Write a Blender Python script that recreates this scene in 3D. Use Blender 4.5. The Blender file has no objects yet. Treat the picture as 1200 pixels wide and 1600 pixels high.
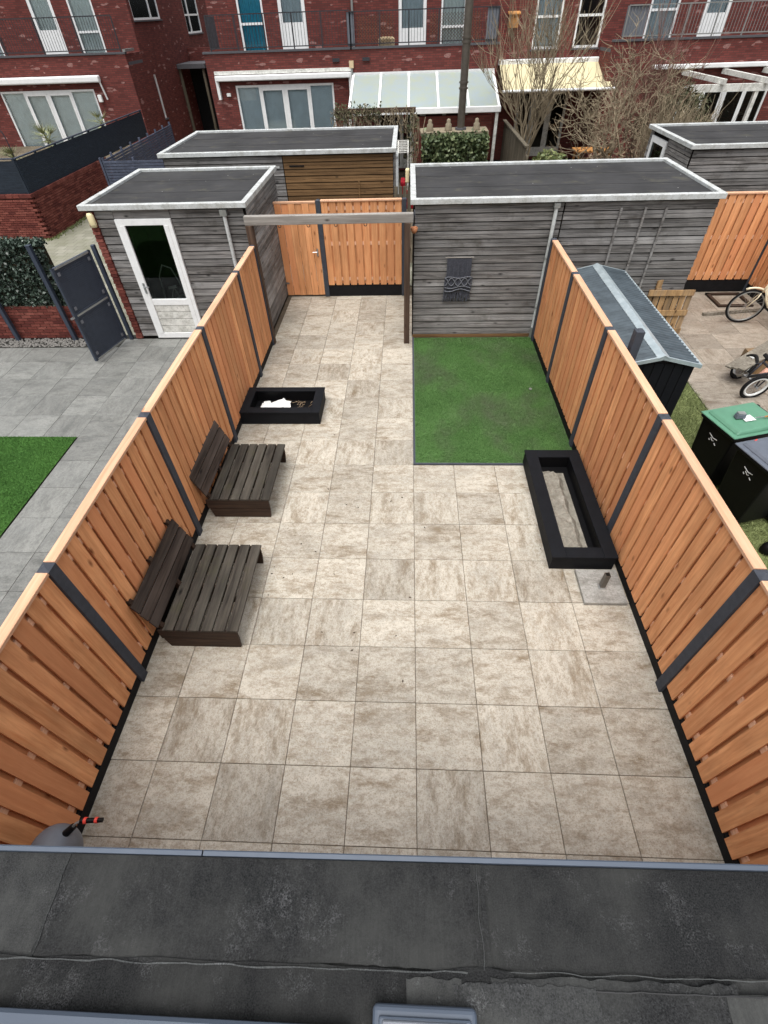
import bpy, bmesh, math, random
import numpy as np
from mathutils import Vector, Matrix, noise as mnoise

R = math.radians
rnd = random.Random(7)
nrg = np.random.default_rng(5)
sc = bpy.context.scene
col = sc.collection

# ------------------------------------------------------------------ camera
CAM_PITCH, CAM_YAW, CAM_ROLL = 0.8069, 0.0634, -0.0378
cam = bpy.data.cameras.new('camera')
cam.sensor_fit = 'HORIZONTAL'
cam.sensor_width = 36.0
cam.lens = 754.26 / 1200 * 36
cam.clip_start = 0.05
cam.clip_end = 600
camo = bpy.data.objects.new('camera', cam)
col.objects.link(camo)
cp, sp = math.cos(CAM_PITCH), math.sin(CAM_PITCH)
right = Vector((1, 0, 0)); fwd = Vector((0, cp, -sp)); down = fwd.cross(right)
rotm = Matrix.Rotation(CAM_YAW, 3, 'Z')
right, down, fwd = rotm @ right, rotm @ down, rotm @ fwd
cr, sr = math.cos(CAM_ROLL), math.sin(CAM_ROLL)
right, down = cr * right - sr * down, sr * right + cr * down
m = Matrix((right, -down, -fwd)).transposed().to_4x4()
m.translation = (-0.1194, -5.5467, 4.7713)
camo.matrix_world = m
sc.camera = camo

# ------------------------------------------------------------------ light
SUN_EL, SUN_AZ = R(72), R(196)          # high sun behind a closed cloud layer
world = bpy.data.worlds.new('World')
sc.world = world
world.use_nodes = True
wn = world.node_tree.nodes; wl = world.node_tree.links
bg = wn['Background']
sky = wn.new('ShaderNodeTexSky')
sky.sky_type = 'NISHITA'
sky.sun_disc = False
sky.sun_elevation = SUN_EL
sky.sun_rotation = SUN_AZ
sky.dust_density = 6.0
sky.air_density = 1.0
hsv = wn.new('ShaderNodeHueSaturation')
hsv.inputs['Saturation'].default_value = 0.22
wl.new(sky.outputs[0], hsv.inputs['Color'])
wl.new(hsv.outputs[0], bg.inputs['Color'])
bg.inputs['Strength'].default_value = 0.15
sun = bpy.data.lights.new('sun', 'SUN')
sun.energy = 1.15
sun.angle = R(50)
sun.color = (1.0, 0.97, 0.93)
suno = bpy.data.objects.new('sun', sun)
col.objects.link(suno)
sdir = Vector((math.sin(SUN_AZ) * math.cos(SUN_EL), math.cos(SUN_AZ) * math.cos(SUN_EL), math.sin(SUN_EL)))
suno.rotation_euler = sdir.to_track_quat('Z', 'Y').to_euler()
suno.location = (0, 0, 30)
vs = sc.view_settings
vs.view_transform = 'Standard'
vs.look = 'None'
vs.gamma = 1.0
vs.use_curve_mapping = False
vs.exposure = 0.55

# ------------------------------------------------------------------ material helpers
def srgb(r, g, b):
    f = lambda c: c / 12.92 if c <= 0.04045 else ((c + 0.055) / 1.055) ** 2.4
    return (f(r / 255), f(g / 255), f(b / 255), 1)

class Nodes:
    def __init__(s, name, rough=0.7, spec=0.3, metallic=0.0):
        s.m = bpy.data.materials.new(name)
        s.m.use_nodes = True
        s.t = s.m.node_tree
        s.n = s.t.nodes
        s.b = s.n['Principled BSDF']
        s.b.inputs['Roughness'].default_value = rough
        s.b.inputs['Specular IOR Level'].default_value = spec
        s.b.inputs['Metallic'].default_value = metallic
    def put(s, sock, v):
        if isinstance(v, bpy.types.NodeSocket): s.t.links.new(v, sock)
        elif v is not None: sock.default_value = v
    def base(s, v): s.put(s.b.inputs['Base Color'], v)
    def rough(s, v): s.put(s.b.inputs['Roughness'], v)
    def objvec(s, random_offset=True):
        tc = s.n.new('ShaderNodeTexCoord')
        if not random_offset: return tc.outputs['Object']
        oi = s.n.new('ShaderNodeObjectInfo')
        vm = s.n.new('ShaderNodeVectorMath'); vm.operation = 'SCALE'
        vm.inputs[0].default_value = (37.3, 51.7, 23.9)
        s.t.links.new(oi.outputs['Random'], vm.inputs['Scale'])
        va = s.n.new('ShaderNodeVectorMath'); va.operation = 'ADD'
        s.t.links.new(tc.outputs['Object'], va.inputs[0]); s.t.links.new(vm.outputs[0], va.inputs[1])
        return va.outputs[0]
    def rand(s): return s.n.new('ShaderNodeObjectInfo').outputs['Random']
    def scale(s, vec, sx, sy, sz):
        mp = s.n.new('ShaderNodeVectorMath'); mp.operation = 'MULTIPLY'
        s.put(mp.inputs[0], vec); mp.inputs[1].default_value = (sx, sy, sz)
        return mp.outputs[0]
    def noise(s, vec, sc_=5.0, detail=4.0, rough=0.6, dist=0.0):
        n = s.n.new('ShaderNodeTexNoise')
        s.put(n.inputs['Vector'], vec)
        n.inputs['Scale'].default_value = sc_; n.inputs['Detail'].default_value = detail
        n.inputs['Roughness'].default_value = rough; n.inputs['Distortion'].default_value = dist
        return n.outputs['Fac']
    def voro(s, vec, sc_=5.0, feature='F1', rnd_=1.0, out='Distance'):
        n = s.n.new('ShaderNodeTexVoronoi'); n.feature = feature
        s.put(n.inputs['Vector'], vec); n.inputs['Scale'].default_value = sc_
        n.inputs['Randomness'].default_value = rnd_
        return n.outputs[out]
    def ramp(s, fac, *stops):
        n = s.n.new('ShaderNodeValToRGB')
        s.put(n.inputs['Fac'], fac)
        e = n.color_ramp.elements
        while len(e) < len(stops): e.new(0.5)
        for el, (p, c) in zip(e, stops):
            el.position = p
            el.color = c if not isinstance(c, (int, float)) else (c, c, c, 1)
        return n.outputs['Color']
    def mix(s, fac, a, b, mode='MIX'):
        n = s.n.new('ShaderNodeMix'); n.data_type = 'RGBA'; n.blend_type = mode
        s.put(n.inputs[0], fac); s.put(n.inputs[6], a); s.put(n.inputs[7], b)
        return n.outputs[2]
    def math(s, op, a, b=None, clamp=False):
        n = s.n.new('ShaderNodeMath'); n.operation = op; n.use_clamp = clamp
        s.put(n.inputs[0], a)
        if b is not None: s.put(n.inputs[1], b)
        return n.outputs[0]
    def bump(s, h, strength=0.3, dist=0.01, chain=None):
        n = s.n.new('ShaderNodeBump')
        n.inputs['Strength'].default_value = strength; n.inputs['Distance'].default_value = dist
        s.put(n.inputs['Height'], h)
        if chain is not None: s.t.links.new(chain, n.inputs['Normal'])
        s.t.links.new(n.outputs[0], s.b.inputs['Normal'])
        return n.outputs[0]

M = {}
def plain(name, c, rough=0.6, spec=0.3, metallic=0.0, var=0.12, nscale=9.0, bump=0.0):
    """painted / moulded surface with a little unevenness"""
    k = Nodes(name, rough, spec, metallic)
    v = k.objvec()
    f = k.noise(v, nscale, 5, 0.65)
    f2 = k.noise(v, nscale * 7, 3, 0.6)
    lo = tuple(x * (1 - var) for x in c[:3]) + (1,); hi = tuple(min(1, x * (1 + var)) for x in c[:3]) + (1,)
    a = k.ramp(f, (0.3, lo), (0.7, hi))
    k.base(a)
    k.rough(k.math('ADD', k.math('MULTIPLY', f2, 0.2), rough - 0.1))
    if bump: k.bump(f2, bump, 0.004)
    M[name] = k.m
    return k

def wood(name, axis, light, dark, knot, var=0.25, grain=38.0, rough=0.75, knots=True, grey=None, bump=0.35, stain=None, alt=None):
    k = Nodes(name, rough, 0.25)
    v = k.objvec()
    st = [1.0, 1.0, 1.0]; st[axis] = 0.055
    g1 = k.noise(k.scale(v, *st), grain, 5, 0.62, 0.6)
    g2 = k.noise(k.scale(v, *[q if q < 1 else 1 for q in st]), grain * 0.28, 3, 0.55, 1.2)
    a = k.ramp(g1, (0.28, dark), (0.62, light))
    a = k.mix(k.ramp(g2, (0.35, 0.0), (0.7, 0.55)), a, tuple(0.72 * x for x in dark[:3]) + (1,))
    if grey is not None:
        gn = k.noise(k.scale(v, *[q if q < 1 else 0.8 for q in st]), 7.0, 4, 0.6)
        a = k.mix(k.ramp(gn, (0.42, 0.0), (0.66, 0.8)), a, grey)
    broad = k.noise(v, 2.2, 3, 0.5)
    a = k.mix(1.0, a, k.ramp(broad, (0.25, 1 - var), (0.75, 1 + var * 0.3)), 'MULTIPLY')
    rv = k.rand()
    if alt is not None:
        r2 = k.math('FRACT', k.math('MULTIPLY', rv, 17.31))
        a = k.mix(k.ramp(r2, (0.45, 0.0), (0.95, 0.55)), a, alt)
    a = k.mix(1.0, a, k.ramp(rv, (0.0, 1 - var), (1.0, 1 + var * 0.45)), 'MULTIPLY')
    if knots:
        ks = [1.0, 1.0, 1.0]; ks[axis] = 0.42
        d = k.voro(k.scale(v, *ks), 5.4)
        kn = k.ramp(d, (0.03, 0.95), (0.14, 0.0))
        a = k.mix(kn, a, knot)
    if stain is not None:
        sn = k.noise(v, 1.4, 5, 0.7)
        a = k.mix(k.ramp(sn, (0.55, 0.0), (0.72, 0.7)), a, stain)
    k.base(a)
    k.bump(g1, bump, 0.004)
    M[name] = k.m
    return k

# ---- timber
wood('new_board', 2, srgb(244, 180, 128), srgb(218, 146, 96), srgb(136, 82, 50), var=0.18, alt=srgb(214, 140, 97))
wood('new_board_pale', 1, srgb(226, 182, 150), srgb(212, 162, 128), srgb(172, 116, 86), var=0.1, bump=0.15)
wood('new_board_pale_x', 0, srgb(226, 182, 150), srgb(212, 162, 128), srgb(176, 120, 84), var=0.08, bump=0.15)
wood('batten', 1, srgb(246, 204, 172), srgb(232, 182, 146), srgb(150, 96, 66), var=0.1)
wood('siding', 0, srgb(150, 147, 144), srgb(64, 61, 59), srgb(26, 24, 23), var=0.34, grain=40, grey=srgb(164, 163, 162), stain=srgb(62, 58, 51))
wood('siding_brown', 0, srgb(138, 108, 74), srgb(96, 72, 46), srgb(48, 34, 22), var=0.2, grain=26)
wood('bench_wood', 1, srgb(80, 74, 66), srgb(32, 28, 24), srgb(16, 13, 11), var=0.36, grain=40, grey=srgb(92, 88, 80), stain=srgb(66, 65, 42), bump=.6)
wood('bench_side', 0, srgb(76, 58, 46), srgb(40, 30, 24), srgb(20, 14, 11), var=0.25, grain=30)
wood('bench_back', 1, srgb(82, 70, 62), srgb(38, 30, 27), srgb(18, 14, 12), var=0.3, grain=34, grey=srgb(100, 90, 84))
wood('old_timber', 2, srgb(104, 84, 70), srgb(62, 48, 40), srgb(30, 22, 18), var=0.2, grain=28)
wood('grey_beam', 0, srgb(176, 172, 166), srgb(128, 122, 116), srgb(60, 54, 50), var=0.15, grain=26)
wood('pallet_wood', 2, srgb(196, 160, 114), srgb(136, 104, 70), srgb(58, 40, 26), var=0.3, grain=26, grey=srgb(136, 120, 100))
wood('grey_plank', 2, srgb(152, 146, 134), srgb(108, 100, 88), srgb(60, 54, 48), var=0.2, grain=26)
wood('fence_grey', 2, srgb(126, 118, 102), srgb(78, 72, 60), srgb(40, 36, 30), var=0.25, grain=26)
wood('table_wood', 0, srgb(206, 152, 92), srgb(168, 112, 60), srgb(90, 52, 28), var=0.15)

# ---- plain surfaces
plain('anthracite', srgb(64, 68, 76), 0.75, 0.25, var=0.18, nscale=14, bump=0.25)
plain('black_board', srgb(20, 22, 26), 0.65, 0.15, var=0.2, nscale=6, bump=0.08)
plain('black_base', srgb(22, 22, 24), 0.7, 0.2, var=0.3)
plain('black_plastic', srgb(12, 12, 14), 0.5, 0.2, var=0.15)
plain('dark_core', srgb(24, 22, 21), 0.95, 0.05)
plain('metal_grey', srgb(156, 158, 156), 0.4, 0.5, 0.6, var=0.15)
plain('steel', srgb(176, 178, 180), 0.3, 0.5, 0.9, var=0.1)
plain('grey_paint', srgb(108, 112, 120), 0.5, 0.35, var=0.1)
plain('blue_trim', srgb(72, 81, 94), 0.5, 0.3, 0.0, var=0.08, nscale=3)
plain('gate_metal', srgb(60, 68, 82), 0.45, 0.4, 0.2, var=0.12)
plain('rail_metal', srgb(58, 58, 62), 0.5, 0.3, 0.2, var=0.12)
plain('slat_dark', srgb(38, 46, 56), 0.65, 0.25, var=0.25, nscale=4)
plain('slat_blue', srgb(72, 78, 94), 0.65, 0.25, var=0.35, nscale=5)
plain('green_lid', srgb(86, 132, 108), 0.5, 0.35, var=0.1, nscale=5)
plain('grey_lid', srgb(92, 98, 108), 0.4, 0.4, var=0.12)
plain('white_plastic', srgb(232, 234, 232), 0.45, 0.4, var=0.05)
plain('cream_plastic', srgb(222, 210, 168), 0.5, 0.35, var=0.08)
plain('rubber', srgb(28, 28, 29), 0.85, 0.15, var=0.2)
plain('cream_paint', srgb(222, 210, 182), 0.4, 0.4, var=0.06)
plain('terracotta', srgb(176, 120, 86), 0.85, 0.15, var=0.15)
plain('rope', srgb(74, 76, 84), 0.9, 0.1, var=0.3, nscale=40)
plain('rope_light', srgb(100, 102, 108), 0.9, 0.1, var=0.2, nscale=40)
plain('red_fabric', srgb(134, 24, 34), 0.85, 0.15, var=0.15)
plain('red_plastic', srgb(222, 74, 62), 0.45, 0.4, var=0.08)
plain('straw', srgb(206, 186, 152), 0.85, 0.15, var=0.15)
plain('wall_inside', srgb(92, 90, 86), 0.9, 0.1)
plain('coping', srgb(84, 84, 88), 0.7, 0.25, var=0.1)
plain('flue_steel', srgb(112, 106, 98), 0.35, 0.5, 0.7, var=0.2, nscale=6)
plain('awning_cloth', srgb(206, 196, 160), 0.85, 0.15, var=0.06, nscale=3)
plain('skin_toy', srgb(226, 170, 150), 0.6, 0.2)
plain('stone_ornament', srgb(136, 126, 108), 0.9, 0.1, var=0.15)
plain('teal_cloth', srgb(60, 178, 208), 0.85, 0.15, var=0.1)
plain('curtain_white', srgb(240, 244, 242), 0.9, 0.1, var=0.08, nscale=3)
plain('curtain_grey', srgb(206, 216, 222), 0.9, 0.1, var=0.08, nscale=3)
plain('twig', srgb(134, 122, 102), 0.9, 0.1, var=0.3, nscale=3)
plain('twig_dark', srgb(72, 60, 52), 0.9, 0.1, var=0.3, nscale=3)
plain('twig_red', srgb(112, 84, 76), 0.9, 0.1, var=0.3, nscale=3)
plain('gravel_stone', srgb(128, 126, 122), 0.9, 0.15, var=0.5, nscale=30)

plain('bitumen', srgb(24, 25, 27), 0.45, 0.4, var=0.3, nscale=60)
def dirty_white(name, c=srgb(192, 196, 196), amt=0.6):
    k = Nodes(name, 0.55, 0.35)
    v = k.objvec()
    d = k.noise(v, 6.0, 7, 0.72)
    s = k.noise(v, 30.0, 5, 0.7)
    a = k.mix(k.ramp(d, (0.44, 0.0), (0.66, amt)), c, srgb(132, 131, 122))
    a = k.mix(k.ramp(s, (0.57, 0.0), (0.68, amt)), a, srgb(84, 84, 79))
    k.base(a)
    M[name] = k.m
dirty_white('roof_trim')
dirty_white('white_frame', srgb(232, 234, 234), 0.12)
dirty_white('old_white', srgb(220, 220, 214), 0.6)

def leaf_mat(name, c1, c2, c3, rough=0.5):
    k = Nodes(name, rough, 0.4)
    g = k.n.new('ShaderNodeNewGeometry')
    a = k.ramp(g.outputs['Random Per Island'], (0.0, c1), (0.5, c2), (1.0, c3))
    k.base(a)
    M[name] = k.m
leaf_mat('hedge_leaf', (0.018, 0.030, 0.022, 1), (0.035, 0.055, 0.040, 1), (0.10, 0.14, 0.11, 1), 0.35)
leaf_mat('ivy_leaf', (0.03, 0.05, 0.018, 1), (0.07, 0.10, 0.04, 1), (0.16, 0.19, 0.09, 1))
leaf_mat('shrub_leaf', (0.07, 0.10, 0.03, 1), (0.14, 0.17, 0.06, 1), (0.26, 0.27, 0.12, 1))
leaf_mat('conifer_leaf', (0.04, 0.05, 0.02, 1), (0.08, 0.085, 0.04, 1), (0.14, 0.13, 0.07, 1), 0.7)
leaf_mat('dry_leaf', (0.12, 0.085, 0.055, 1), (0.22, 0.16, 0.10, 1), (0.36, 0.27, 0.18, 1), 0.8)
leaf_mat('palm_leaf', (0.10, 0.13, 0.05, 1), (0.20, 0.22, 0.10, 1), (0.32, 0.32, 0.18, 1))

def turf_mat(name, a, b, c, worn=None):
    k = Nodes(name, 0.8, 0.15)
    v = k.objvec(False)
    n1 = k.noise(v, 1.3, 5, 0.65)
    n2 = k.noise(v, 60, 3, 0.7)
    x = k.ramp(n1, (0.3, a), (0.6, b))
    x = k.mix(k.ramp(n2, (0.35, 0.0), (0.75, 0.8)), x, c)
    if worn is not None:
        wv = k.scale(v, 1.0, 0.75, 1.0)
        g = k.noise(wv, 0.9, 4, 0.6)
        x = k.mix(k.ramp(g, (0.47, 0.0), (0.66, 0.8)), x, worn)
    gi = k.n.new('ShaderNodeNewGeometry')
    x = k.mix(1.0, x, k.ramp(gi.outputs['Random Per Island'], (0.0, 0.72), (1.0, 1.22)), 'MULTIPLY')
    k.base(x)
    k.bump(n2, 0.5, 0.01)
    M[name] = k.m
turf_mat('turf', srgb(50, 84, 36), srgb(70, 106, 52), srgb(98, 128, 80), worn=srgb(82, 90, 70))
turf_mat('turf_bright', srgb(42, 80, 30), srgb(58, 98, 40), srgb(82, 118, 60))
turf_mat('lawn_grass', srgb(66, 82, 44), srgb(96, 108, 64), srgb(140, 144, 100))

def tile_mat(name, lights, brown, greyc, dark_spot, streak=True, rough=0.55):
    k = Nodes(name, rough, 0.35)
    v = k.objvec()
    n1 = k.noise(k.scale(v, 0.7, 1.7, 1), 3.0, 12, 0.8, 0.0)
    n2 = k.noise(k.scale(v, 0.8, 1.4, 1), 8.0, 10, 0.82, 0.1)
    n3 = k.noise(v, 75, 4, 0.75)
    n4 = k.noise(k.scale(v, 0.7, 1.4, 1), 2.0, 12, 0.8, 0.0)
    a = k.ramp(n1, (0.37, brown), (0.49, lights), (0.66, tuple(min(1, x * 1.14) for x in lights[:3]) + (1,)))
    a = k.mix(k.ramp(n4, (0.45, 0.0), (0.66, 0.7)), a, greyc)
    a = k.mix(k.ramp(n2, (0.36, 0.75), (0.52, 0.0)), a, brown)
    a = k.mix(k.ramp(n3, (0.33, 0.6), (0.48, 0.0)), a, dark_spot)
    n5 = k.noise(v, 28, 8, 0.8)
    a = k.mix(k.ramp(n5, (0.38, 0.5), (0.5, 0.0)), a, brown)
    a = k.mix(k.ramp(n5, (0.56, 0.0), (0.7, 0.45)), a, tuple(min(1, x * 1.2) for x in lights[:3]) + (1,))
    sv = k.voro(v, 16)
    a = k.mix(k.ramp(sv, (0.035, 0.55), (0.06, 0.0)), a, dark_spot)
    a = k.mix(1.0, a, k.ramp(k.rand(), (0.0, 0.82), (1.0, 1.08)), 'MULTIPLY')
    k.base(a)
    k.rough(k.math('ADD', k.math('MULTIPLY', n2, 0.3), rough - 0.15))
    k.bump(n2, 0.12, 0.004)
    M[name] = k.m
tile_mat('patio_tile', srgb(188, 182, 169), srgb(130, 115, 94), srgb(156, 152, 142), srgb(88, 78, 64))
tile_mat('grey_tile', srgb(132, 133, 129), srgb(98, 99, 96), srgb(114, 116, 114), srgb(78, 79, 77))
tile_mat('concrete_tile', srgb(158, 150, 138), srgb(112, 100, 86), srgb(132, 124, 112), srgb(86, 76, 66), rough=0.5)
tile_mat('slab_light', srgb(168, 167, 162), srgb(120, 118, 112), srgb(148, 148, 144), srgb(86, 84, 80))

def ground_mat(name, c1, c2, c3, s=6):
    k = Nodes(name, 0.95, 0.1)
    v = k.objvec(False)
    a = k.ramp(k.noise(v, s, 8, 0.7), (0.3, c1), (0.55, c2), (0.75, c3))
    n = k.noise(v, s * 12, 4, 0.7)
    a = k.mix(k.ramp(n, (0.35, 0.5), (0.55, 0.0)), a, c1)
    k.base(a); k.bump(n, 0.4, 0.01)
    M[name] = k.m
ground_mat('earth', srgb(74, 66, 54), srgb(106, 97, 82), srgb(130, 120, 104), 0.8)
ground_mat('joint_sand', srgb(76, 68, 58), srgb(98, 88, 76), srgb(112, 102, 88), 4)
ground_mat('dark_joint', srgb(44, 44, 42), srgb(58, 58, 55), srgb(74, 72, 66), 4)
ground_mat('sand', srgb(112, 108, 98), srgb(142, 138, 128), srgb(164, 160, 150), 9)
ground_mat('soil', srgb(50, 42, 34), srgb(76, 66, 52), srgb(98, 88, 70), 5)

def paver_mat():
    k = Nodes('pavers', 0.9, 0.15)
    v = k.objvec(False)
    b = k.n.new('ShaderNodeTexBrick')
    k.put(b.inputs['Vector'], v)
    b.inputs['Scale'].default_value = 1.0
    b.inputs['Brick Width'].default_value = 0.3; b.inputs['Row Height'].default_value = 0.3
    b.inputs['Mortar Size'].default_value = 0.006
    b.inputs['Color1'].default_value = srgb(150, 148, 136); b.inputs['Color2'].default_value = srgb(128, 126, 114)
    b.inputs['Mortar'].default_value = srgb(84, 86, 70)
    n = k.noise(v, 1.5, 7, 0.7)
    k.base(k.mix(k.ramp(n, (0.4, 0.0), (0.7, 0.7)), b.outputs['Color'], srgb(112, 114, 92)))
    M['pavers'] = k.m
paver_mat()

def brick_mat(name, c1, c2, mortar, spots=0.5, w=0.21, h=0.0625, ms=0.007):
    k = Nodes(name, 0.88, 0.15)
    tc = k.n.new('ShaderNodeTexCoord')
    sx = k.n.new('ShaderNodeSeparateXYZ'); k.put(sx.inputs[0], tc.outputs['Object'])
    cx = k.n.new('ShaderNodeCombineXYZ')
    k.put(cx.inputs[0], k.math('ADD', sx.outputs[0], sx.outputs[1])); k.put(cx.inputs[1], sx.outputs[2])
    v = cx.outputs[0]
    b = k.n.new('ShaderNodeTexBrick')
    k.put(b.inputs['Vector'], v)
    b.inputs['Scale'].default_value = 1.0
    b.inputs['Brick Width'].default_value = w; b.inputs['Row Height'].default_value = h
    b.inputs['Mortar Size'].default_value = ms; b.inputs['Mortar Smooth'].default_value = 0.2
    b.inputs['Bias'].default_value = -0.1
    b.inputs['Color1'].default_value = c1; b.inputs['Color2'].default_value = c2; b.inputs['Mortar'].default_value = mortar
    a = b.outputs['Color']
    big = k.noise(tc.outputs['Object'], 0.5, 4, 0.6)
    a = k.mix(1.0, a, k.ramp(big, (0.3, 0.92), (0.7, 1.05)), 'MULTIPLY')
    # lime bloom sitting on single bricks
    cell = k.voro(k.scale(v, 1 / 0.21, 1 / 0.0625, 1), 1.0, rnd_=0.75, out='Color')
    sp = k.n.new('ShaderNodeSeparateColor'); k.put(sp.inputs[0], cell)
    fine = k.noise(v, 14, 5, 0.7)
    msk = k.math('MULTIPLY', k.ramp(sp.outputs[0], (0.968, 0.0), (0.978, 1.0)), k.ramp(fine, (0.30, 0.1), (0.55, spots)))
    a = k.mix(msk, a, srgb(172, 136, 130))
    k.base(a)
    k.bump(b.outputs['Fac'], -0.4, 0.006)
    M[name] = k.m
brick_mat('house_brick', srgb(116, 62, 57), srgb(90, 48, 45), srgb(76, 57, 54), 0.6)
brick_mat('near_brick', srgb(116, 62, 54), srgb(92, 46, 42), srgb(86, 66, 58), 0.25)
brick_mat('own_brick', srgb(124, 52, 48), srgb(98, 40, 38), srgb(84, 56, 50), 0.3)
def brick_piece():
    k = Nodes('brick_piece', 0.88, 0.15)
    v = k.objvec()
    n = k.noise(v, 22, 5, 0.7)
    a = k.ramp(k.rand(), (0.0, srgb(90, 48, 44)), (0.5, srgb(120, 66, 58)), (1.0, srgb(142, 86, 76)))
    a = k.mix(k.ramp(n, (0.35, 0.55), (0.6, 0.0)), a, srgb(70, 36, 34))
    k.base(a); k.bump(n, 0.4, 0.004)
    M['brick_piece'] = k.m
brick_piece()
def brick_island():
    k = Nodes('brick_island', 0.88, 0.15)
    v = k.objvec(False)
    gi = k.n.new('ShaderNodeNewGeometry')
    a = k.ramp(gi.outputs['Random Per Island'], (0.0, srgb(90, 48, 44)), (0.5, srgb(120, 66, 58)), (1.0, srgb(142, 86, 76)))
    n = k.noise(v, 22, 5, 0.7)
    a = k.mix(k.ramp(n, (0.35, 0.55), (0.6, 0.0)), a, srgb(70, 36, 34))
    k.base(a); k.bump(n, 0.4, 0.004)
    M['brick_island'] = k.m
brick_island()

def felt_mat(name, dark, lightc, blotch, wash=0.6):
    """mineral roofing felt: granules, damp blotches, chalky bloom"""
    k = Nodes(name, 0.9, 0.2)
    v = k.objvec()
    g = k.noise(v, 300, 4, 0.75)
    a = k.ramp(g, (0.35, dark), (0.68, lightc))
    st = k.noise(k.scale(v, 14.0, 1.0, 1.0), 9, 4, 0.7)
    b1 = k.noise(v, 3.1, 7, 0.68)
    b2 = k.noise(v, 6.0, 9, 0.8, 0.2)
    a = k.mix(k.ramp(b1, (0.42, 0.0), (0.64, wash)), a, blotch)
    bl = k.math('MULTIPLY', k.ramp(b2, (0.55, 0.0), (0.72, 1.0)), k.ramp(g, (0.44, 0.0), (0.6, 0.8)))
    a = k.mix(k.math('MULTIPLY', bl, wash), a, srgb(114, 115, 117))
    a = k.mix(1.0, a, k.ramp(k.math('FRACT', k.math('MULTIPLY', k.rand(), 7.77)), (0.0, 0.7), (1.0, 1.5)), 'MULTIPLY')
    a = k.mix(1.0, a, k.ramp(st, (0.3, 0.88), (0.7, 1.08)), 'MULTIPLY')
    k.base(a)
    k.bump(g, 0.5, 0.002, k.bump(b2, 0.3, 0.006))
    M[name] = k.m
felt_mat('felt_near', srgb(9, 10, 11), srgb(52, 53, 54), srgb(60, 61, 60), 0.8)
felt_mat('felt_mid', srgb(28, 30, 31), srgb(74, 76, 76), srgb(66, 68, 68), 0.8)
felt_mat('felt_pale', srgb(46, 48, 48), srgb(112, 114, 112), srgb(96, 98, 96), 0.9)
def membrane():
    k = Nodes('roof_membrane', 0.7, 0.2)
    v = k.objvec(False)
    n1 = k.noise(v, 0.9, 5, 0.6); n2 = k.noise(k.scale(v, 0.35, 2.2, 1), 2.5, 6, 0.7)
    a = k.ramp(n1, (0.3, srgb(40, 40, 41)), (0.7, srgb(62, 62, 63)))
    a = k.mix(k.ramp(n2, (0.55, 0.0), (0.75, 0.5)), a, srgb(100, 98, 93))
    n6 = k.noise(v, 2.4, 7, 0.7)
    a = k.mix(k.ramp(n6, (0.56, 0.0), (0.68, 0.55)), a, srgb(84, 82, 70))
    sp = k.voro(v, 3.1)
    a = k.mix(k.ramp(sp, (0.03, 0.8), (0.045, 0.0)), a, srgb(200, 200, 196))
    k.base(a)
    k.rough(k.ramp(n2, (0.3, 0.6), (0.7, 0.85)))
    M['roof_membrane'] = k.m
membrane()

def metal_roof():
    k = Nodes('metal_roof', 0.38, 0.5, 0.25)
    v = k.objvec(False)
    n = k.noise(v, 5, 5, 0.65)
    k.base(k.ramp(n, (0.3, srgb(54, 63, 69)), (0.7, srgb(80, 91, 98))))
    M['metal_roof'] = k.m
    k = Nodes('metal_cap', 0.35, 0.5, 0.3)
    v = k.objvec(False)
    k.base(k.ramp(k.noise(v, 6, 5, 0.65), (0.3, srgb(150, 164, 170)), (0.7, srgb(184, 196, 200))))
    M['metal_cap'] = k.m
metal_roof()

def glass_mat(name, tint=(1, 1, 1, 1), refl=0.08, ior=1.5):
    m_ = bpy.data.materials.new(name); m_.use_nodes = True
    t = m_.node_tree; t.nodes.clear()
    o = t.nodes.new('ShaderNodeOutputMaterial'); mx = t.nodes.new('ShaderNodeMixShader')
    tr = t.nodes.new('ShaderNodeBsdfTransparent'); gl = t.nodes.new('ShaderNodeBsdfGlossy')
    fr = t.nodes.new('ShaderNodeFresnel'); fr.inputs['IOR'].default_value = ior
    ad = t.nodes.new('ShaderNodeMath'); ad.operation = 'ADD'; ad.use_clamp = True; ad.inputs[1].default_value = refl
    tr.inputs[0].default_value = tint; gl.inputs['Roughness'].default_value = 0.02
    gl.inputs['Color'].default_value = (0.9, 0.95, 1, 1)
    t.links.new(fr.outputs[0], ad.inputs[0]); t.links.new(ad.outputs[0], mx.inputs[0])
    t.links.new(tr.outputs[0], mx.inputs[1]); t.links.new(gl.outputs[0], mx.inputs[2]); t.links.new(mx.outputs[0], o.inputs[0])
    M[name] = m_
glass_mat('glass', (0.97, 1.0, 1.0, 1), 0.03)
glass_mat('glass_dark', (0.7, 0.74, 0.72, 1), 0.0, 1.3)
def canopy_glass():
    k = Nodes('canopy_sheet', 0.28, 0.5)
    v = k.objvec()
    n = k.noise(v, 2.2, 6, 0.7); n2 = k.noise(v, 26, 4, 0.7)
    a = k.ramp(n, (0.35, srgb(150, 164, 172)), (0.7, srgb(160, 168, 148)))
    a = k.mix(k.ramp(n2, (0.62, 0.0), (0.75, 0.5)), a, srgb(150, 150, 124))
    k.base(a)
    M['canopy_sheet'] = k.m
canopy_glass()

# ------------------------------------------------------------------ geometry helpers
def rootof(o):
    while o is not None and o.parent is not None: o = o.parent
    return o

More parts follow.
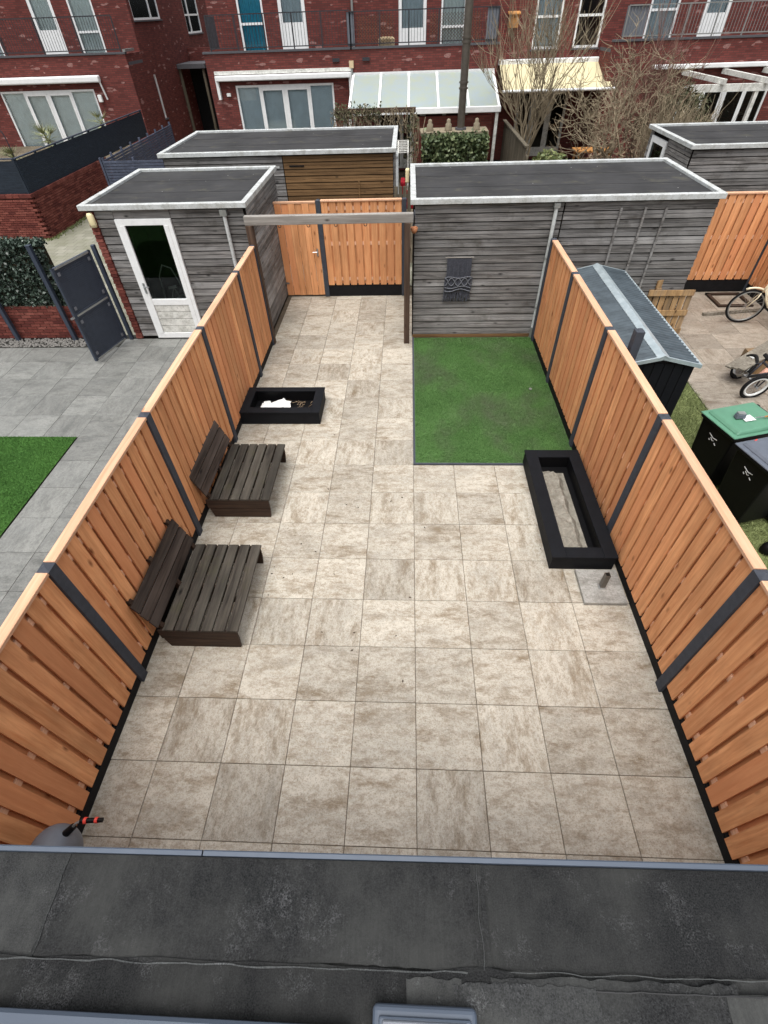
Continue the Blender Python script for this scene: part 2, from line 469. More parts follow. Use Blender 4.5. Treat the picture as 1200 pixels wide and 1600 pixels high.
class MB:
    """collects shapes; build() links them as one mesh object"""
    def __init__(s): s.v = []; s.f = []
    def add(s, vs, fs):
        n = len(s.v); s.v += [tuple(p) for p in vs]; s.f += [tuple(i + n for i in f) for f in fs]; return s
    def box(s, x0, x1, y0, y1, z0, z1):
        return s.hexa([(x0, y0, z0), (x1, y0, z0), (x1, y1, z0), (x0, y1, z0), (x0, y0, z1), (x1, y0, z1), (x1, y1, z1), (x0, y1, z1)])
    def hexa(s, p):
        return s.add(p, [(3, 2, 1, 0), (4, 5, 6, 7), (0, 1, 5, 4), (1, 2, 6, 5), (2, 3, 7, 6), (3, 0, 4, 7)])
    def prism(s, poly, axis, lo, hi):
        n = len(poly)
        def P(a, b, c):
            return (c, a, b) if axis == 0 else (a, c, b) if axis == 1 else (a, b, c)
        vs = [P(a, b, lo) for a, b in poly] + [P(a, b, hi) for a, b in poly]
        fs = [tuple(range(n))[::-1], tuple(range(n, 2 * n))] + [(i, (i + 1) % n, (i + 1) % n + n, i + n) for i in range(n)]
        return s.add(vs, fs)
    def cyl(s, p0, p1, r0, r1=None, n=10, cap=True):
        r1 = r0 if r1 is None else r1
        p0, p1 = Vector(p0), Vector(p1)
        d = (p1 - p0).normalized()
        a = d.orthogonal().normalized(); b = d.cross(a)
        vs = []
        for p, r in ((p0, r0), (p1, r1)):
            for i in range(n):
                t = 2 * math.pi * i / n
                vs.append(p + a * math.cos(t) * r + b * math.sin(t) * r)
        fs = [(i, (i + 1) % n, (i + 1) % n + n, i + n) for i in range(n)]
        if cap: fs += [tuple(range(n))[::-1], tuple(range(n, 2 * n))]
        return s.add(vs, fs)
    def tube(s, path, r, n=6, cap=True):
        path = [Vector(p) for p in path]
        rs = r if isinstance(r, (list, tuple)) else [r] * len(path)
        ref = None; vs = []
        for i, p in enumerate(path):
            d = (path[min(i + 1, len(path) - 1)] - path[max(i - 1, 0)]).normalized()
            if ref is None: ref = d.orthogonal().normalized()
            ref = (ref - d * ref.dot(d))
            ref = ref.normalized() if ref.length > 1e-6 else d.orthogonal().normalized()
            b = d.cross(ref)
            for k in range(n):
                t = 2 * math.pi * k / n
                vs.append(p + ref * math.cos(t) * rs[i] + b * math.sin(t) * rs[i])
        fs = []
        for i in range(len(path) - 1):
            for k in range(n):
                fs.append((i * n + k, i * n + (k + 1) % n, (i + 1) * n + (k + 1) % n, (i + 1) * n + k))
        if cap: fs += [tuple(range(n))[::-1], tuple(range((len(path) - 1) * n, len(path) * n))]
        return s.add(vs, fs)
    def bar(s, p0, p1, w, h, up=(0, 0, 1)):
        p0, p1 = Vector(p0), Vector(p1)
        d = (p1 - p0).normalized(); u = Vector(up)
        a = d.cross(u).normalized(); b = a.cross(d)
        vs = []
        for p in (p0, p1):
            vs += [p - a * w / 2 - b * h / 2, p + a * w / 2 - b * h / 2, p + a * w / 2 + b * h / 2, p - a * w / 2 + b * h / 2]
        return s.add(vs, [(0, 1, 2, 3), (7, 6, 5, 4), (0, 4, 5, 1), (1, 5, 6, 2), (2, 6, 7, 3), (3, 7, 4, 0)])
    def torus(s, c, axis, rad, r, n=28, k=8):
        c = Vector(c); axis = Vector(axis).normalized(); a = axis.orthogonal().normalized(); b = axis.cross(a)
        vs = []
        for i in range(n):
            t = 2 * math.pi * i / n; e = a * math.cos(t) + b * math.sin(t)
            for j in range(k):
                q = 2 * math.pi * j / k
                vs.append(c + e * (rad + r * math.cos(q)) + axis * r * math.sin(q))
        fs = [(i * k + j, ((i + 1) % n) * k + j, ((i + 1) % n) * k + (j + 1) % k, i * k + (j + 1) % k) for i in range(n) for j in range(k)]
        return s.add(vs, fs)
    def grid(s, fn, nu, nv):
        n = len(s.v)
        s.v += [tuple(fn(i / nu, j / nv)) for j in range(nv + 1) for i in range(nu + 1)]
        s.f += [(n + j * (nu + 1) + i, n + j * (nu + 1) + i + 1, n + (j + 1) * (nu + 1) + i + 1, n + (j + 1) * (nu + 1) + i) for j in range(nv) for i in range(nu)]
        return s
    def lathe(s, prof, c=(0, 0, 0), n=16, ax=1.0, ay=1.0):
        vs = [(c[0] + ax * r * math.cos(2 * math.pi * i / n), c[1] + ay * r * math.sin(2 * math.pi * i / n), c[2] + z) for r, z in prof for i in range(n)]
        fs = [(j * n + i, j * n + (i + 1) % n, (j + 1) * n + (i + 1) % n, (j + 1) * n + i) for j in range(len(prof) - 1) for i in range(n)]
        return s.add(vs, fs)
    def mesh(s, name, mat):
        me = bpy.data.meshes.new(name)
        me.from_pydata(s.v, [], s.f)
        bm = bmesh.new(); bm.from_mesh(me)
        bmesh.ops.recalc_face_normals(bm, faces=bm.faces); bm.to_mesh(me); bm.free()
        me.materials.append(M[mat])
        return me
    def build(s, name, mat, parent=None, world=True, smooth=False, bevel=0.0, seg=1):
        if parent is not None and world:
            o = rootof(parent).location
            s.v = [(a - o.x, b - o.y, c - o.z) for a, b, c in s.v]
        ob = bpy.data.objects.new(name, s.mesh(name, mat))
        col.objects.link(ob)
        ob.parent = parent
        if smooth:
            ob.data.shade_smooth()
        if bevel:
            md = ob.modifiers.new('bevel', 'BEVEL'); md.width = bevel; md.segments = seg; md.limit_method = 'ANGLE'
        return ob

def tag(o, label=None, cat=None, group=None, kind=None):
    if label: o['label'] = label
    if cat: o['category'] = cat
    if group: o['group'] = group
    if kind: o['kind'] = kind
    return o

def thing(name, label, cat, loc=(0, 0, 0), rz=0.0, group=None):
    o = bpy.data.objects.new(name, None)
    o.empty_display_size = 0.2
    col.objects.link(o)
    o.location = loc; o.rotation_euler = (0, 0, rz)
    return tag(o, label, cat, group)

def inst(name, me, parent, loc, rot=(0, 0, 0), world=True, scale=None):
    ob = bpy.data.objects.new(name, me)
    col.objects.link(ob)
    ob.parent = parent
    l = Vector(loc)
    if world and parent is not None: l = l - rootof(parent).location
    ob.location = l; ob.rotation_euler = rot
    if scale: ob.scale = scale
    return ob

_mc = {}
def boxmesh(key, sx, sy, sz, mat, top=0.0):
    """cached box centred in x, y with its base at z = 0; top = inset of a chamfered top"""
    k = (key, round(sx, 4), round(sy, 4), round(sz, 4), mat, top)
    if k not in _mc:
        b = MB()
        if top:
            c = top
            p = [(-sx / 2, -sy / 2), (sx / 2, -sy / 2), (sx / 2, sy / 2), (-sx / 2, sy / 2)]
            q = [(-sx / 2 + c, -sy / 2 + c), (sx / 2 - c, -sy / 2 + c), (sx / 2 - c, sy / 2 - c), (-sx / 2 + c, sy / 2 - c)]
            vs = [(a, d, 0) for a, d in p] + [(a, d, sz - c) for a, d in p] + [(a, d, sz) for a, d in q]
            fs = [(3, 2, 1, 0), (8, 9, 10, 11)] + [(i, (i + 1) % 4, 4 + (i + 1) % 4, 4 + i) for i in range(4)] + [(4 + i, 4 + (i + 1) % 4, 8 + (i + 1) % 4, 8 + i) for i in range(4)]
            b.add(vs, fs)
        else:
            b.box(-sx / 2, sx / 2, -sy / 2, sy / 2, 0, sz)
        _mc[k] = b.mesh(key, mat)
    return _mc[k]

def fast_mesh(name, V, F, mat):
    """numpy arrays straight into a mesh; F is (n,3) or (n,4)"""
    me = bpy.data.meshes.new(name)
    V = np.ascontiguousarray(V, dtype=np.float32); F = np.ascontiguousarray(F, dtype=np.int32)
    n, k = F.shape
    me.vertices.add(len(V)); me.vertices.foreach_set('co', V.ravel())
    me.loops.add(n * k); me.loops.foreach_set('vertex_index', F.ravel())
    me.polygons.add(n)
    me.polygons.foreach_set('loop_start', np.arange(0, n * k, k, dtype=np.int32))
    me.polygons.foreach_set('loop_total', np.full(n, k, dtype=np.int32))
    me.update(calc_edges=True)
    me.materials.append(M[mat])
    return me

def leaves(name, centers, size, mat, parent, flat=0.35, aspect=0.6):
    """one small rhombus per centre, turned at random"""
    C = np.asarray(centers, dtype=float)
    n = len(C)
    o = rootof(parent).location
    C = C - np.array([o.x, o.y, o.z])
    d = nrg.normal(size=(n, 3)); d /= np.linalg.norm(d, axis=1)[:, None]
    e = nrg.normal(size=(n, 3)); e[:, 2] *= 1 - flat
    e -= d * (e * d).sum(1)[:, None]; e /= np.linalg.norm(e, axis=1)[:, None]
    s = size * nrg.uniform(0.6, 1.3, size=(n, 1))
    V = np.stack([C - d * s, C + e * s * aspect, C + d * s, C - e * s * aspect], 1).reshape(-1, 3)
    F = np.arange(4 * n).reshape(n, 4)
    ob = bpy.data.objects.new(name, fast_mesh(name, V, F, mat)); col.objects.link(ob); ob.parent = parent
    ob['kind'] = 'stuff'
    return ob

def blades(name, pts, h, w, mat, parent, z=0.0, lean=0.5):
    P = np.asarray(pts, dtype=float); n = len(P)
    o = rootof(parent).location if parent is not None else Vector((0, 0, 0))
    a = nrg.uniform(0, 2 * np.pi, n)
    hh = h * nrg.uniform(0.5, 1.25, n)
    ux, uy = np.cos(a) * w / 2, np.sin(a) * w / 2
    lx, ly = nrg.normal(size=n) * lean * h, nrg.normal(size=n) * lean * h
    V = np.zeros((n, 3, 3))
    V[:, 0] = np.stack([P[:, 0] - ux, P[:, 1] - uy, np.full(n, z)], 1)
    V[:, 1] = np.stack([P[:, 0] + ux, P[:, 1] + uy, np.full(n, z)], 1)
    V[:, 2] = np.stack([P[:, 0] + lx, P[:, 1] + ly, z + hh], 1)
    V = V.reshape(-1, 3) - np.array([o.x, o.y, o.z])
    ob = bpy.data.objects.new(name, fast_mesh(name, V, np.arange(3 * n).reshape(n, 3), mat)); col.objects.link(ob); ob.parent = parent
    ob['kind'] = 'stuff'
    return ob

# ------------------------------------------------------------------ ground
g = MB().grid(lambda u, v: ((u - .5) * 300, (v - .5) * 300 + 40, -0.06), 4, 4).build('ground', 'earth')
tag(g, kind='structure')
a = MB().add([(-13.6, 6.86, -.03), (12, 6.86, -.03), (12, 8.4, -.03), (-6.2, 8.4, -.03), (-6.2, 12.2, -.03), (-9.5, 12.2, -.03), (-9.5, 32, -.03), (-11.4, 32, -.03), (-11.4, 10.9, -.03), (-13.6, 10.9, -.03)], [tuple(range(10))]).build('alley_path', 'pavers')
tag(a, kind='structure')
a2 = MB().add([(-9.6, 4.3, -.034), (-5.95, 4.3, -.034), (-5.95, 6.95, -.034), (-9.6, 6.95, -.034)], [(0, 1, 2, 3)]).build('side_path', 'pavers')
tag(a2, kind='structure')

def tiles(root, xs, ys, mat, skip=lambda x0, x1, y0, y1: False, gap=0.0045, jit=0.0012, th=0.04, turn=0.3):
    for i in range(len(xs) - 1):
        for j in range(len(ys) - 1):
            x0, x1, y0, y1 = xs[i], xs[i + 1], ys[j], ys[j + 1]
            if skip(x0, x1, y0, y1): continue
            w, d = x1 - x0 - gap, y1 - y0 - gap
            if w < 0.02 or d < 0.02: continue
            q = 0
            if abs(w - d) < 0.001: q = (math.pi / 2 if rnd.random() < turn else 0) + (math.pi if rnd.random() < .5 else 0)
            inst('tile', boxmesh('tile', w, d, th, mat, 0.003), root,
                 ((x0 + x1) / 2, (y0 + y1) / 2, -th + rnd.uniform(-jit, jit)), (rnd.uniform(-.0012, .0012), rnd.uniform(-.0012, .0012), q))

p = MB().add([(-3.0, -6.2, -.012), (2.6, -6.2, -.012), (2.6, 6.3, -.012), (-3.0, 6.3, -.012)], [(0, 1, 2, 3)]).build('patio', 'joint_sand')
tag(p, kind='structure')
xs = [-2.9, -2.4, -1.8, -1.2, -.6, 0, .6, 1.2, 1.8, 2.455]
ys = [round(-6.0 + .6 * k, 3) for k in range(21)] + [6.2]
tiles(p, xs, ys, 'patio_tile', lambda x0, x1, y0, y1: x0 >= -0.01 and y0 >= -0.01)

lp = MB().add([(-9.6, -5, -.014), (-2.93, -5, -.014), (-2.93, 4.3, -.014), (-9.6, 4.3, -.014)], [(0, 1, 2, 3)]).build('neighbour_paving', 'dark_joint')
tag(lp, kind='structure')
lxs = [round(-5.53 + .61 * k, 3) for k in range(-6, 5)] + [-2.95]
lxs = [x for x in lxs if x <= -2.95]
lys = [round(.68 + .61 * k, 3) for k in range(-9, 6)] + [4.1]
tiles(lp, lxs, lys, 'grey_tile', lambda x0, x1, y0, y1: (x1 <= -5.5 and y1 <= .7) or (x0 < -6.2 and y1 > 3.8), turn=0.4)

rp = MB().add([(4.9, -1.8, -.014), (9.6, -1.8, -.014), (9.6, 6.2, -.014), (4.9, 6.2, -.014)], [(0, 1, 2, 3)]).build('neighbour_patio', 'dark_joint')
tag(rp, kind='structure')
tiles(rp, [4.91, 5.48, 6.08, 6.68, 7.28, 7.88, 8.48, 9.08], [-1.3, -.7, -.1, .5, 1.1, 1.7, 2.3, 2.9, 3.5, 4.1, 4.7, 5.3, 5.9, 6.2], 'concrete_tile', jit=.003)

# ------------------------------------------------------------------ fences
PITCH, BW, BT = 0.178, 0.138, 0.018
def post_mesh(h, s=0.1):
    k = ('post', h, s)
    if k not in _mc:
        b = MB(); w = s / 2
        b.add([(-w, -w, 0), (w, -w, 0), (w, w, 0), (-w, w, 0), (-w, -w, h - .03), (w, -w, h - .03), (w, w, h - .03), (-w, w, h - .03), (0, 0, h)],
              [(3, 2, 1, 0), (0, 1, 5, 4), (1, 2, 6, 5), (2, 3, 7, 6), (3, 0, 4, 7), (4, 5, 8), (5, 6, 8), (6, 7, 8), (7, 4, 8)])
        _mc[k] = b.mesh('post', 'anthracite')
    return _mc[k]

def fence(name, label, loc, rz, length, posts, zt=1.86, base=0.13, cap_mat='new_board_pale', group=None, side=1):
    """runs along its own +y; upright boards in two staggered layers on battens between concrete posts"""
    t = thing(name, label, 'fence', loc, rz, group)
    stops = sorted(set([0.0] + posts + [length]))
    for y in posts: inst('post', post_mesh(zt + .05), t, (0, y, 0), world=False)
    H = zt - base - .015
    bm_ = boxmesh('board', BT, BW, H, 'new_board'); bb_ = boxmesh('board', BT, .152, H, 'new_board')
    for a_, b_ in zip(stops[:-1], stops[1:]):
        lo = a_ + (.052 if a_ in posts else .0); hi = b_ - (.052 if b_ in posts else .0)
        L = hi - lo
        if L < .2: continue
        n = max(2, int((L - BW) / PITCH + .5) + 1)
        pt = (L - BW - .01) / (n - 1)
        for k in range(n):
            y = lo + .005 + BW / 2 + pt * k
            inst('board', bm_, t, (side * .0195 + rnd.uniform(-.001, .001), y + rnd.uniform(-.003, .003), base + .012 + rnd.uniform(-.004, .004)), (0, 0, rnd.uniform(-.012, .012) + (math.pi if rnd.random() < .5 else 0)), world=False)
            if k < n - 1:
                inst('board', bb_, t, (-side * .0195, y + pt / 2, base + .012 + rnd.uniform(-.004, .004)), (0, 0, math.pi if rnd.random() < .5 else 0), world=False)
        for y in (lo + .03, hi - .03):
            inst('board', boxmesh('board', BT, .06, H, 'new_board'), t, (-side * .0195, y, base + .012), world=False)
        inst('dark_gap_filler', boxmesh('dark_gap_filler', .019, L, .035, 'black_base'), t, (0, (lo + hi) / 2, base - .005), world=False)  # added black strip: closes the see-through gap, its colour standing for the shaded slot
        for zz in (base + .10, (zt + base) / 2, zt - .17):
            inst('batten', boxmesh('batten', .019, L, .075, 'batten'), t, (0, (lo + hi) / 2, zz), world=False)
        inst('cap_rail', boxmesh('cap_rail', .094, L - .004, .028, cap_mat, .003), t, (0, (lo + hi) / 2, zt), world=False)
        inst('gravel_board', boxmesh('gravel_board', .038, L, base, 'black_base'), t, (0, (lo + hi) / 2, -.01), world=False)
    return t
fence('garden_fence', 'new orange timber board fence behind the two wooden benches', (-2.85, -5.35, 0), 0.0055, 9.2, [1.95, 3.95, 5.93, 7.91, 9.16])
fence('garden_fence', 'new orange timber board fence alongside the sand trough and turf', (2.46, -5.35, 0), 0.0, 9.26, [1.97, 3.91, 5.82, 7.66, 9.22], side=-1)
fence('back_fence', 'new orange board fence panel right of the garden gate under the timber beam', (-.14, 6.22, 0), math.pi / 2, 1.9, [.05, 1.88], zt=1.97, base=.25, side=-1)
fence('back_fence', 'new orange board fence behind the cream bicycle', (8.0, 6.25, 0), math.pi / 2, 2.75, [.28], zt=1.95, base=.25, side=-1)
fence('side_fence', 'reddish board fence running towards the camera right of the cream bicycle', (7.72, 2.6, 0), 0.0, 3.58, [1.7], zt=1.9, base=.18, side=-1)

xp = thing('concrete_post', 'short dark concrete post standing alone against the metal shed roof', 'post', (2.62, .02, 0))
inst('post_shaft', post_mesh(2.1), xp, (2.62, .02, 0))

# gate in the back fence
gt = thing('garden_gate', 'orange board garden gate with a steel handle beside the concrete post', 'gate', (-2.54, 6.22, 0))
for k, x in enumerate(np.linspace(-2.9, -2.155, 6)):
    inst('board', boxmesh('board', .142, .018, 1.9, 'new_board'), gt, (x, 6.195 + (.012 if k % 2 else 0), .04))
MB().box(-2.97, -2.1, 6.212, 6.245, .25, .33).box(-2.97, -2.1, 6.212, 6.245, 1.0, 1.08).box(-2.97, -2.1, 6.212, 6.245, 1.7, 1.78).build('frame', 'batten', gt)
MB().box(-2.985, -2.085, 6.185, 6.26, 1.945, 1.975).build('cap_rail', 'new_board_pale_x', gt)
h = MB().box(-2.165, -2.13, 6.178, 6.19, .9, 1.06).build('handle_plate', 'steel', gt)
MB().tube([(-2.147, 6.18, 1.0), (-2.147, 6.14, 1.0), (-2.25, 6.135, 1.0)], .009).build('handle', 'steel', h)
for z in (.3, 1.65): MB().box(-2.985, -2.9, 6.176, 6.186, z, z + .035).build('hinge', 'steel', gt)

# timber frame in front of the sheds
pg = thing('pergola', 'weathered grey timber beam on two brown posts between the sheds', 'pergola', (-1.5, 3.85, 0))
MB().box(-2.955, -2.835, 3.79, 3.91, 0, 2.2).build('post', 'old_timber', pg, bevel=.006)
MB().box(-.175, -.065, 3.79, 3.91, 0, 2.2).build('post', 'old_timber', pg, bevel=.006)
MB().box(-2.96, -.02, 3.80, 3.905, 2.2, 2.34).build('beam', 'grey_beam', pg, bevel=.006)
for x in (-2.36, -1.85, -1.37, -.85):
    MB().torus((x, 3.85, 2.175), (0, 1, 0), .026, .006, 14, 6).build('hook', 'rail_metal', pg)

# ------------------------------------------------------------------ sheds
def plank_mesh(L, mat, hgt=.134):
    k = ('plank', round(L, 3), mat, hgt)
    if k not in _mc:
        _mc[k] = MB().prism([(-.027, .003), (-.025, .0), (0, 0), (0, hgt), (-.014, hgt), (-.020, hgt * .60), (-.010, hgt * .57), (-.010, hgt * .52), (-.023, hgt * .49)], 0, -L / 2, L / 2).mesh('plank', mat)
    return _mc[k]
def siding(root, a, b, fixed, z0, z1, rot, mat, pitch=.14):
    """planks of one wall: rot 0 faces -y, rot 90 faces +x, rot -90 faces -x"""
    n = int(round((z1 - z0) / pitch)); pt = (z1 - z0) / n
    for k in range(n):
        c = (a + b) / 2
        loc = (c, fixed, z0 + k * pt) if rot == 0 else (fixed, c, z0 + k * pt)
        inst('plank', plank_mesh(b - a + rnd.choice((0, 0)), mat, pt - .017), root, loc, (rnd.uniform(-.006, .006), rnd.uniform(-.0012, .0012), R(rot)))
def flat_roof(root, x0, x1, y0, y1, zt, tw=.10, th=.085, sheets=3):
    r = MB().box(x0 + tw, x1 - tw, y0 + tw, y1 - tw, zt - th - .02, zt - .045).build('roof', 'roof_membrane', root)
    MB().box(x0, x1, y0, y0 + tw, zt - th, zt).build('trim', 'roof_trim', root, bevel=.006)
    MB().box(x0, x1, y1 - tw, y1, zt - th, zt).build('trim', 'roof_trim', root, bevel=.006)
    MB().box(x0 - .001, x0 + tw, y0 + tw, y1 - tw, zt - th + .001, zt - .001).build('trim', 'roof_trim', root, bevel=.006)
    MB().box(x1 - tw, x1 + .001, y0 + tw, y1 - tw, zt - th + .001, zt - .001).build('trim', 'roof_trim', root, bevel=.006)
    for k in range(1, sheets):
        y = y0 + tw + (y1 - y0 - 2 * tw) * k / sheets
        MB().box(x0 + tw + .01, x1 - tw - .01, y, y + .06, zt - .0455, zt - .041).build('roof_seam', 'roof_membrane', r)
    return r

s1 = thing('timber_shed', 'long grey weathered plank shed behind the turf', 'shed', (2.55, 5.4, 0))
MB().box(.0, 5.14, 4.105, 6.68, 0, 2.43).build('wall_core', 'dark_core', s1)
siding(s1, .005, 2.565, 4.105, .06, 2.4, 0, 'siding')
siding(s1, 2.59, 5.13, 4.105, .06, 2.4, 0, 'siding')
siding(s1, 4.12, 6.66, 5.14, .06, 2.4, 90, 'siding')
MB().box(0, 5.14, 4.07, 4.104, 0, .055).build('plinth', 'siding_brown', s1)
MB().box(-.012, .008, 4.075, 4.13, .055, 2.4).build('corner_strip', 'dark_core', s1)
flat_roof(s1, -.07, 5.19, 4.0, 6.74, 2.5)
for x in (3.54, 3.95, 4.3):
    MB().box(x - .018, x + .018, 4.045, 4.078, .9, 2.3).build('batten', 'siding', s1)
dp = thing('drainpipe', 'pale grey drainpipe running down the long shed by the fence end', 'drainpipe', (2.44, 4.03, 0))
MB().cyl((2.43, 4.03, .22), (2.43, 4.03, 2.36), .033, n=14).build('pipe', 'roof_trim', dp, smooth=False)
MB().cyl((2.43, 4.02, 0), (2.43, 4.02, .22), .043, n=14).build('lower_pipe', 'metal_grey', dp)
MB().box(2.38, 2.48, 3.985, 4.075, 2.33, 2.395).build('outlet_box', 'metal_grey', dp)
for z in (.6, 1.5): MB().cyl((2.43, 4.03, z), (2.43, 4.03, z + .03), .037, n=14).build('clip', 'metal_grey', dp)

s2 = thing('timber_shed', 'small grey plank shed with a white glazed door and brick corner', 'shed', (-4.45, 5.4, 0))
DX0, DX1, DZ = -5.4, -4.37, 2.26
MB().box(-5.88, -5.2, 4.135, 6.8, 0, 2.41).box(-4.55, -3.01, 4.135, 6.8, 0, 2.41).box(-5.2, -4.55, 4.7, 6.8, 0, 2.41).box(-5.2, -4.55, 4.135, 4.7, 2.2, 2.42).box(-5.2, -4.55, 4.135, 4.7, 0, .6).build('wall_core', 'dark_core', s2)
siding(s2, -5.74, DX0 - .01, 4.135, .06, 2.4, 0, 'siding')
siding(s2, DX1 + .01, -3.02, 4.135, .06, 2.4, 0, 'siding')
MB().box(DX0, DX1, 4.11, 4.134, DZ + .005, 2.4).build('plank_header', 'siding', s2)
siding(s2, 4.15, 6.78, -3.01, .06, 2.4, 90, 'siding')
MB().box(-3.03, -2.985, 4.11, 4.134, .02, 2.4).build('corner_strip', 'dark_core', s2)
flat_roof(s2, -5.96, -2.94, 4.03, 6.86, 2.5)
brick_me = boxmesh('brick', .13, .1, .052, 'brick_piece')
for k in range(38):
    inst('brick', brick_me, s2, (-5.815 + (.006 if k % 2 else -.004), 4.145 - .02, .02 + k * .0625), (0, 0, rnd.uniform(-.01, .01)))
door = MB().box(DX0, DX0 + .085, 4.07, 4.13, .03, DZ).box(DX1 - .085, DX1, 4.07, 4.13, .03, DZ).box(DX0 + .085, DX1 - .085, 4.07, 4.13, DZ - .1, DZ).box(DX0 + .085, DX1 - .085, 4.07, 4.13, .03, .14).box(DX0 + .085, DX1 - .085, 4.072, 4.13, .72, .84).box(-5.33, -5.245, 4.062, 4.1, .14, DZ - .1).box(-4.525, -4.44, 4.062, 4.1, .14, DZ - .1).build('door', 'white_frame', s2, bevel=.004)
for k in range(4):
    MB().box(-5.24, -4.53, 4.085, 4.115, .15 + k * .145, .285 + k * .145).build('door_panel', 'old_white', door)
MB().box(-5.245, -4.525, 4.098, 4.106, .84, DZ - .1).build('pane', 'glass_dark', door)
MB().box(-5.31, -5.27, 4.052, 4.062, .96, 1.16).build('handle_plate', 'steel', door)
MB().tube([(-5.29, 4.055, 1.1), (-5.29, 4.02, 1.1), (-5.18, 4.015, 1.1)], .011).build('handle', 'steel', door)
ch = MB()
ch.tube([(-5.12, 4.4, .62), (-5.1, 4.42, 1.15), (-4.98, 4.44, 1.36), (-4.82, 4.44, 1.3), (-4.7, 4.42, .95), (-4.66, 4.42, .62)], .014)
ch.tube([(-5.0, 4.35, .62), (-4.86, 4.38, .95), (-4.72, 4.35, .66)], .018).tube([(-4.95, 4.35, .95), (-4.78, 4.36, .98)], .03)
ch.box(-4.85, -4.62, 4.3, 4.5, .605, .76)
tag(ch.build('garden_chair', 'metal_grey'), 'folded metal chair seen dimly behind the shed door glass', 'chair')
l = thing('wall_lamp', 'yellowed oval wall lamp at the small shed corner above the metal gate', 'lamp', (-5.8, 4.1, 2.18))
MB().lathe([(.0, 0), (.05, .01), (.062, .06), (.062, .2), (.045, .235), (0, .24)], (-5.8, 4.06, 2.14), 14, 1, .8).build('lamp_cover', 'cream_plastic', l, smooth=True)
MB().box(-5.845, -5.755, 4.09, 4.11, 2.13, 2.37).build('back_plate', 'rail_metal', l)
dp2 = thing('drainpipe', 'white drainpipe on the small shed wall right of its door', 'drainpipe', (-3.37, 4.07, 0))
MB().cyl((-3.37, 4.065, .02), (-3.37, 4.065, 2.32), .033, n=12).build('pipe', 'roof_trim', dp2)
MB().box(-3.43, -3.31, 4.02, 4.105, 2.3, 2.39).build('outlet_box', 'metal_grey', dp2)

s3 = thing('timber_shed', 'shed across the alley with half grey and half brown planks', 'shed', (-3.3, 10, 0))
MB().box(-6.05, -.47, 8.48, 11.45, 0, 2.43).build('wall_core', 'dark_core', s3)
siding(s3, -6.03, -3.14, 8.48, .05, 2.4, 0, 'siding')
siding(s3, -3.12, -.48, 8.48, .05, 2.4, 0, 'siding_brown', .141)
siding(s3, 8.5, 11.4, -.47, .05, 2.4, 90, 'siding')
flat_roof(s3, -6.12, -.4, 8.38, 11.5, 2.5, tw=.11)
MB().box(-2.98, -2.62, 8.44, 8.453, 2.17, 2.2).build('slot', 'black_base', s3)
MB().box(-1.33, -1.3, 8.43, 8.452, 1.2, 1.86).build('batten', 'siding_brown', s3)
MB().box(-3.46, -3.22, 8.43, 8.452, 2.15, 2.19).build('vent', 'roof_trim', s3)
MB().cyl((-.38, 8.5, .1), (-.38, 8.5, 2.3), .035, n=10).build('drainpipe', 'roof_trim', s3)
MB().tube([(-.38, 8.5, 2.28), (-.39, 8.52, 2.36), (-.42, 8.6, 2.4)], .045, 10).build('pipe_elbow', 'roof_trim', s3, smooth=True)

s4 = thing('timber_shed', 'grey plank shed at upper right with a small side door', 'shed', (8.2, 9.3, 0))
MB().box(6.24, 11.2, 7.98, 10.6, 0, 2.43).build('wall_core', 'dark_core', s4)
siding(s4, 6.26, 11.2, 7.98, .05, 2.4, 0, 'siding')
siding(s4, 8.0, 9.36, 6.24, .05, 2.4, -90, 'siding')
siding(s4, 10.38, 10.58, 6.24, .05, 2.4, -90, 'siding')
flat_roof(s4, 6.16, 11.3, 7.9, 10.68, 2.5, tw=.11)
d4 = MB().box(6.19, 6.238, 9.38, 9.5, .05, 2.32).box(6.19, 6.238, 10.24, 10.36, .05, 2.32).box(6.19, 6.238, 9.5, 10.24, 2.2, 2.32).box(6.19, 6.238, 9.5, 10.24, .05, .9).build('door', 'white_frame', s4)
MB().box(6.205, 6.215, 9.5, 10.24, .9, 2.2).build('pane', 'glass_dark', d4)

# ------------------------------------------------------------------ wall hangings by the long shed
mc = thing('macrame_hanging', 'charcoal macrame wall hanging with wavy cords on the long shed', 'wall hanging', (.86, 4.05, .76))
b = MB()
for k in range(34):
    x = .63 + .44 * k / 33
    b.tube([(x, 4.045, 1.54), (x + .003 * math.sin(k), 4.042, 1.3), (x - .002, 4.045, 1.18)], .0075, 5)
b.build('woven_panel', 'rope', mc)['kind'] = 'stuff'
b = MB()
for k in range(40):
    x = .6 + .5 * k / 39 + rnd.uniform(-.006, .006)
    z = 1.05 - .04 * math.sin(k * .2)
    b.tube([(x + .01, 4.05, 1.2), (x, 4.035, z), (x - .01 + rnd.uniform(-.015, .015), 4.045, z - .12), (x - .015 + rnd.uniform(-.02, .02), 4.045, .76 + rnd.uniform(-.03, .06))], .0075, 5)
b.build('fringe', 'rope', mc)['kind'] = 'stuff'
MB().tube([(.59, 4.045, 1.55), (1.11, 4.045, 1.55)], .012, 8).build('rod', 'grey_beam', mc)
def wavy(zf, r=.010):
    return MB().tube([(.6 + .5 * i / 24, 4.022, zf(i / 24)) for i in range(25)], r, 6).build('cord', 'rope_light', mc, smooth=True)
wavy(lambda u: 1.2 + .012 * math.sin(u * 9)); wavy(lambda u: 1.02 - .02 * math.sin(u * 7)); wavy(lambda u: .965 - .025 * math.sin(u * 7 + .4))
wavy(lambda u: 1.12 + .07 * math.cos(u * 4 * math.pi)); wavy(lambda u: 1.12 - .07 * math.cos(u * 4 * math.pi))
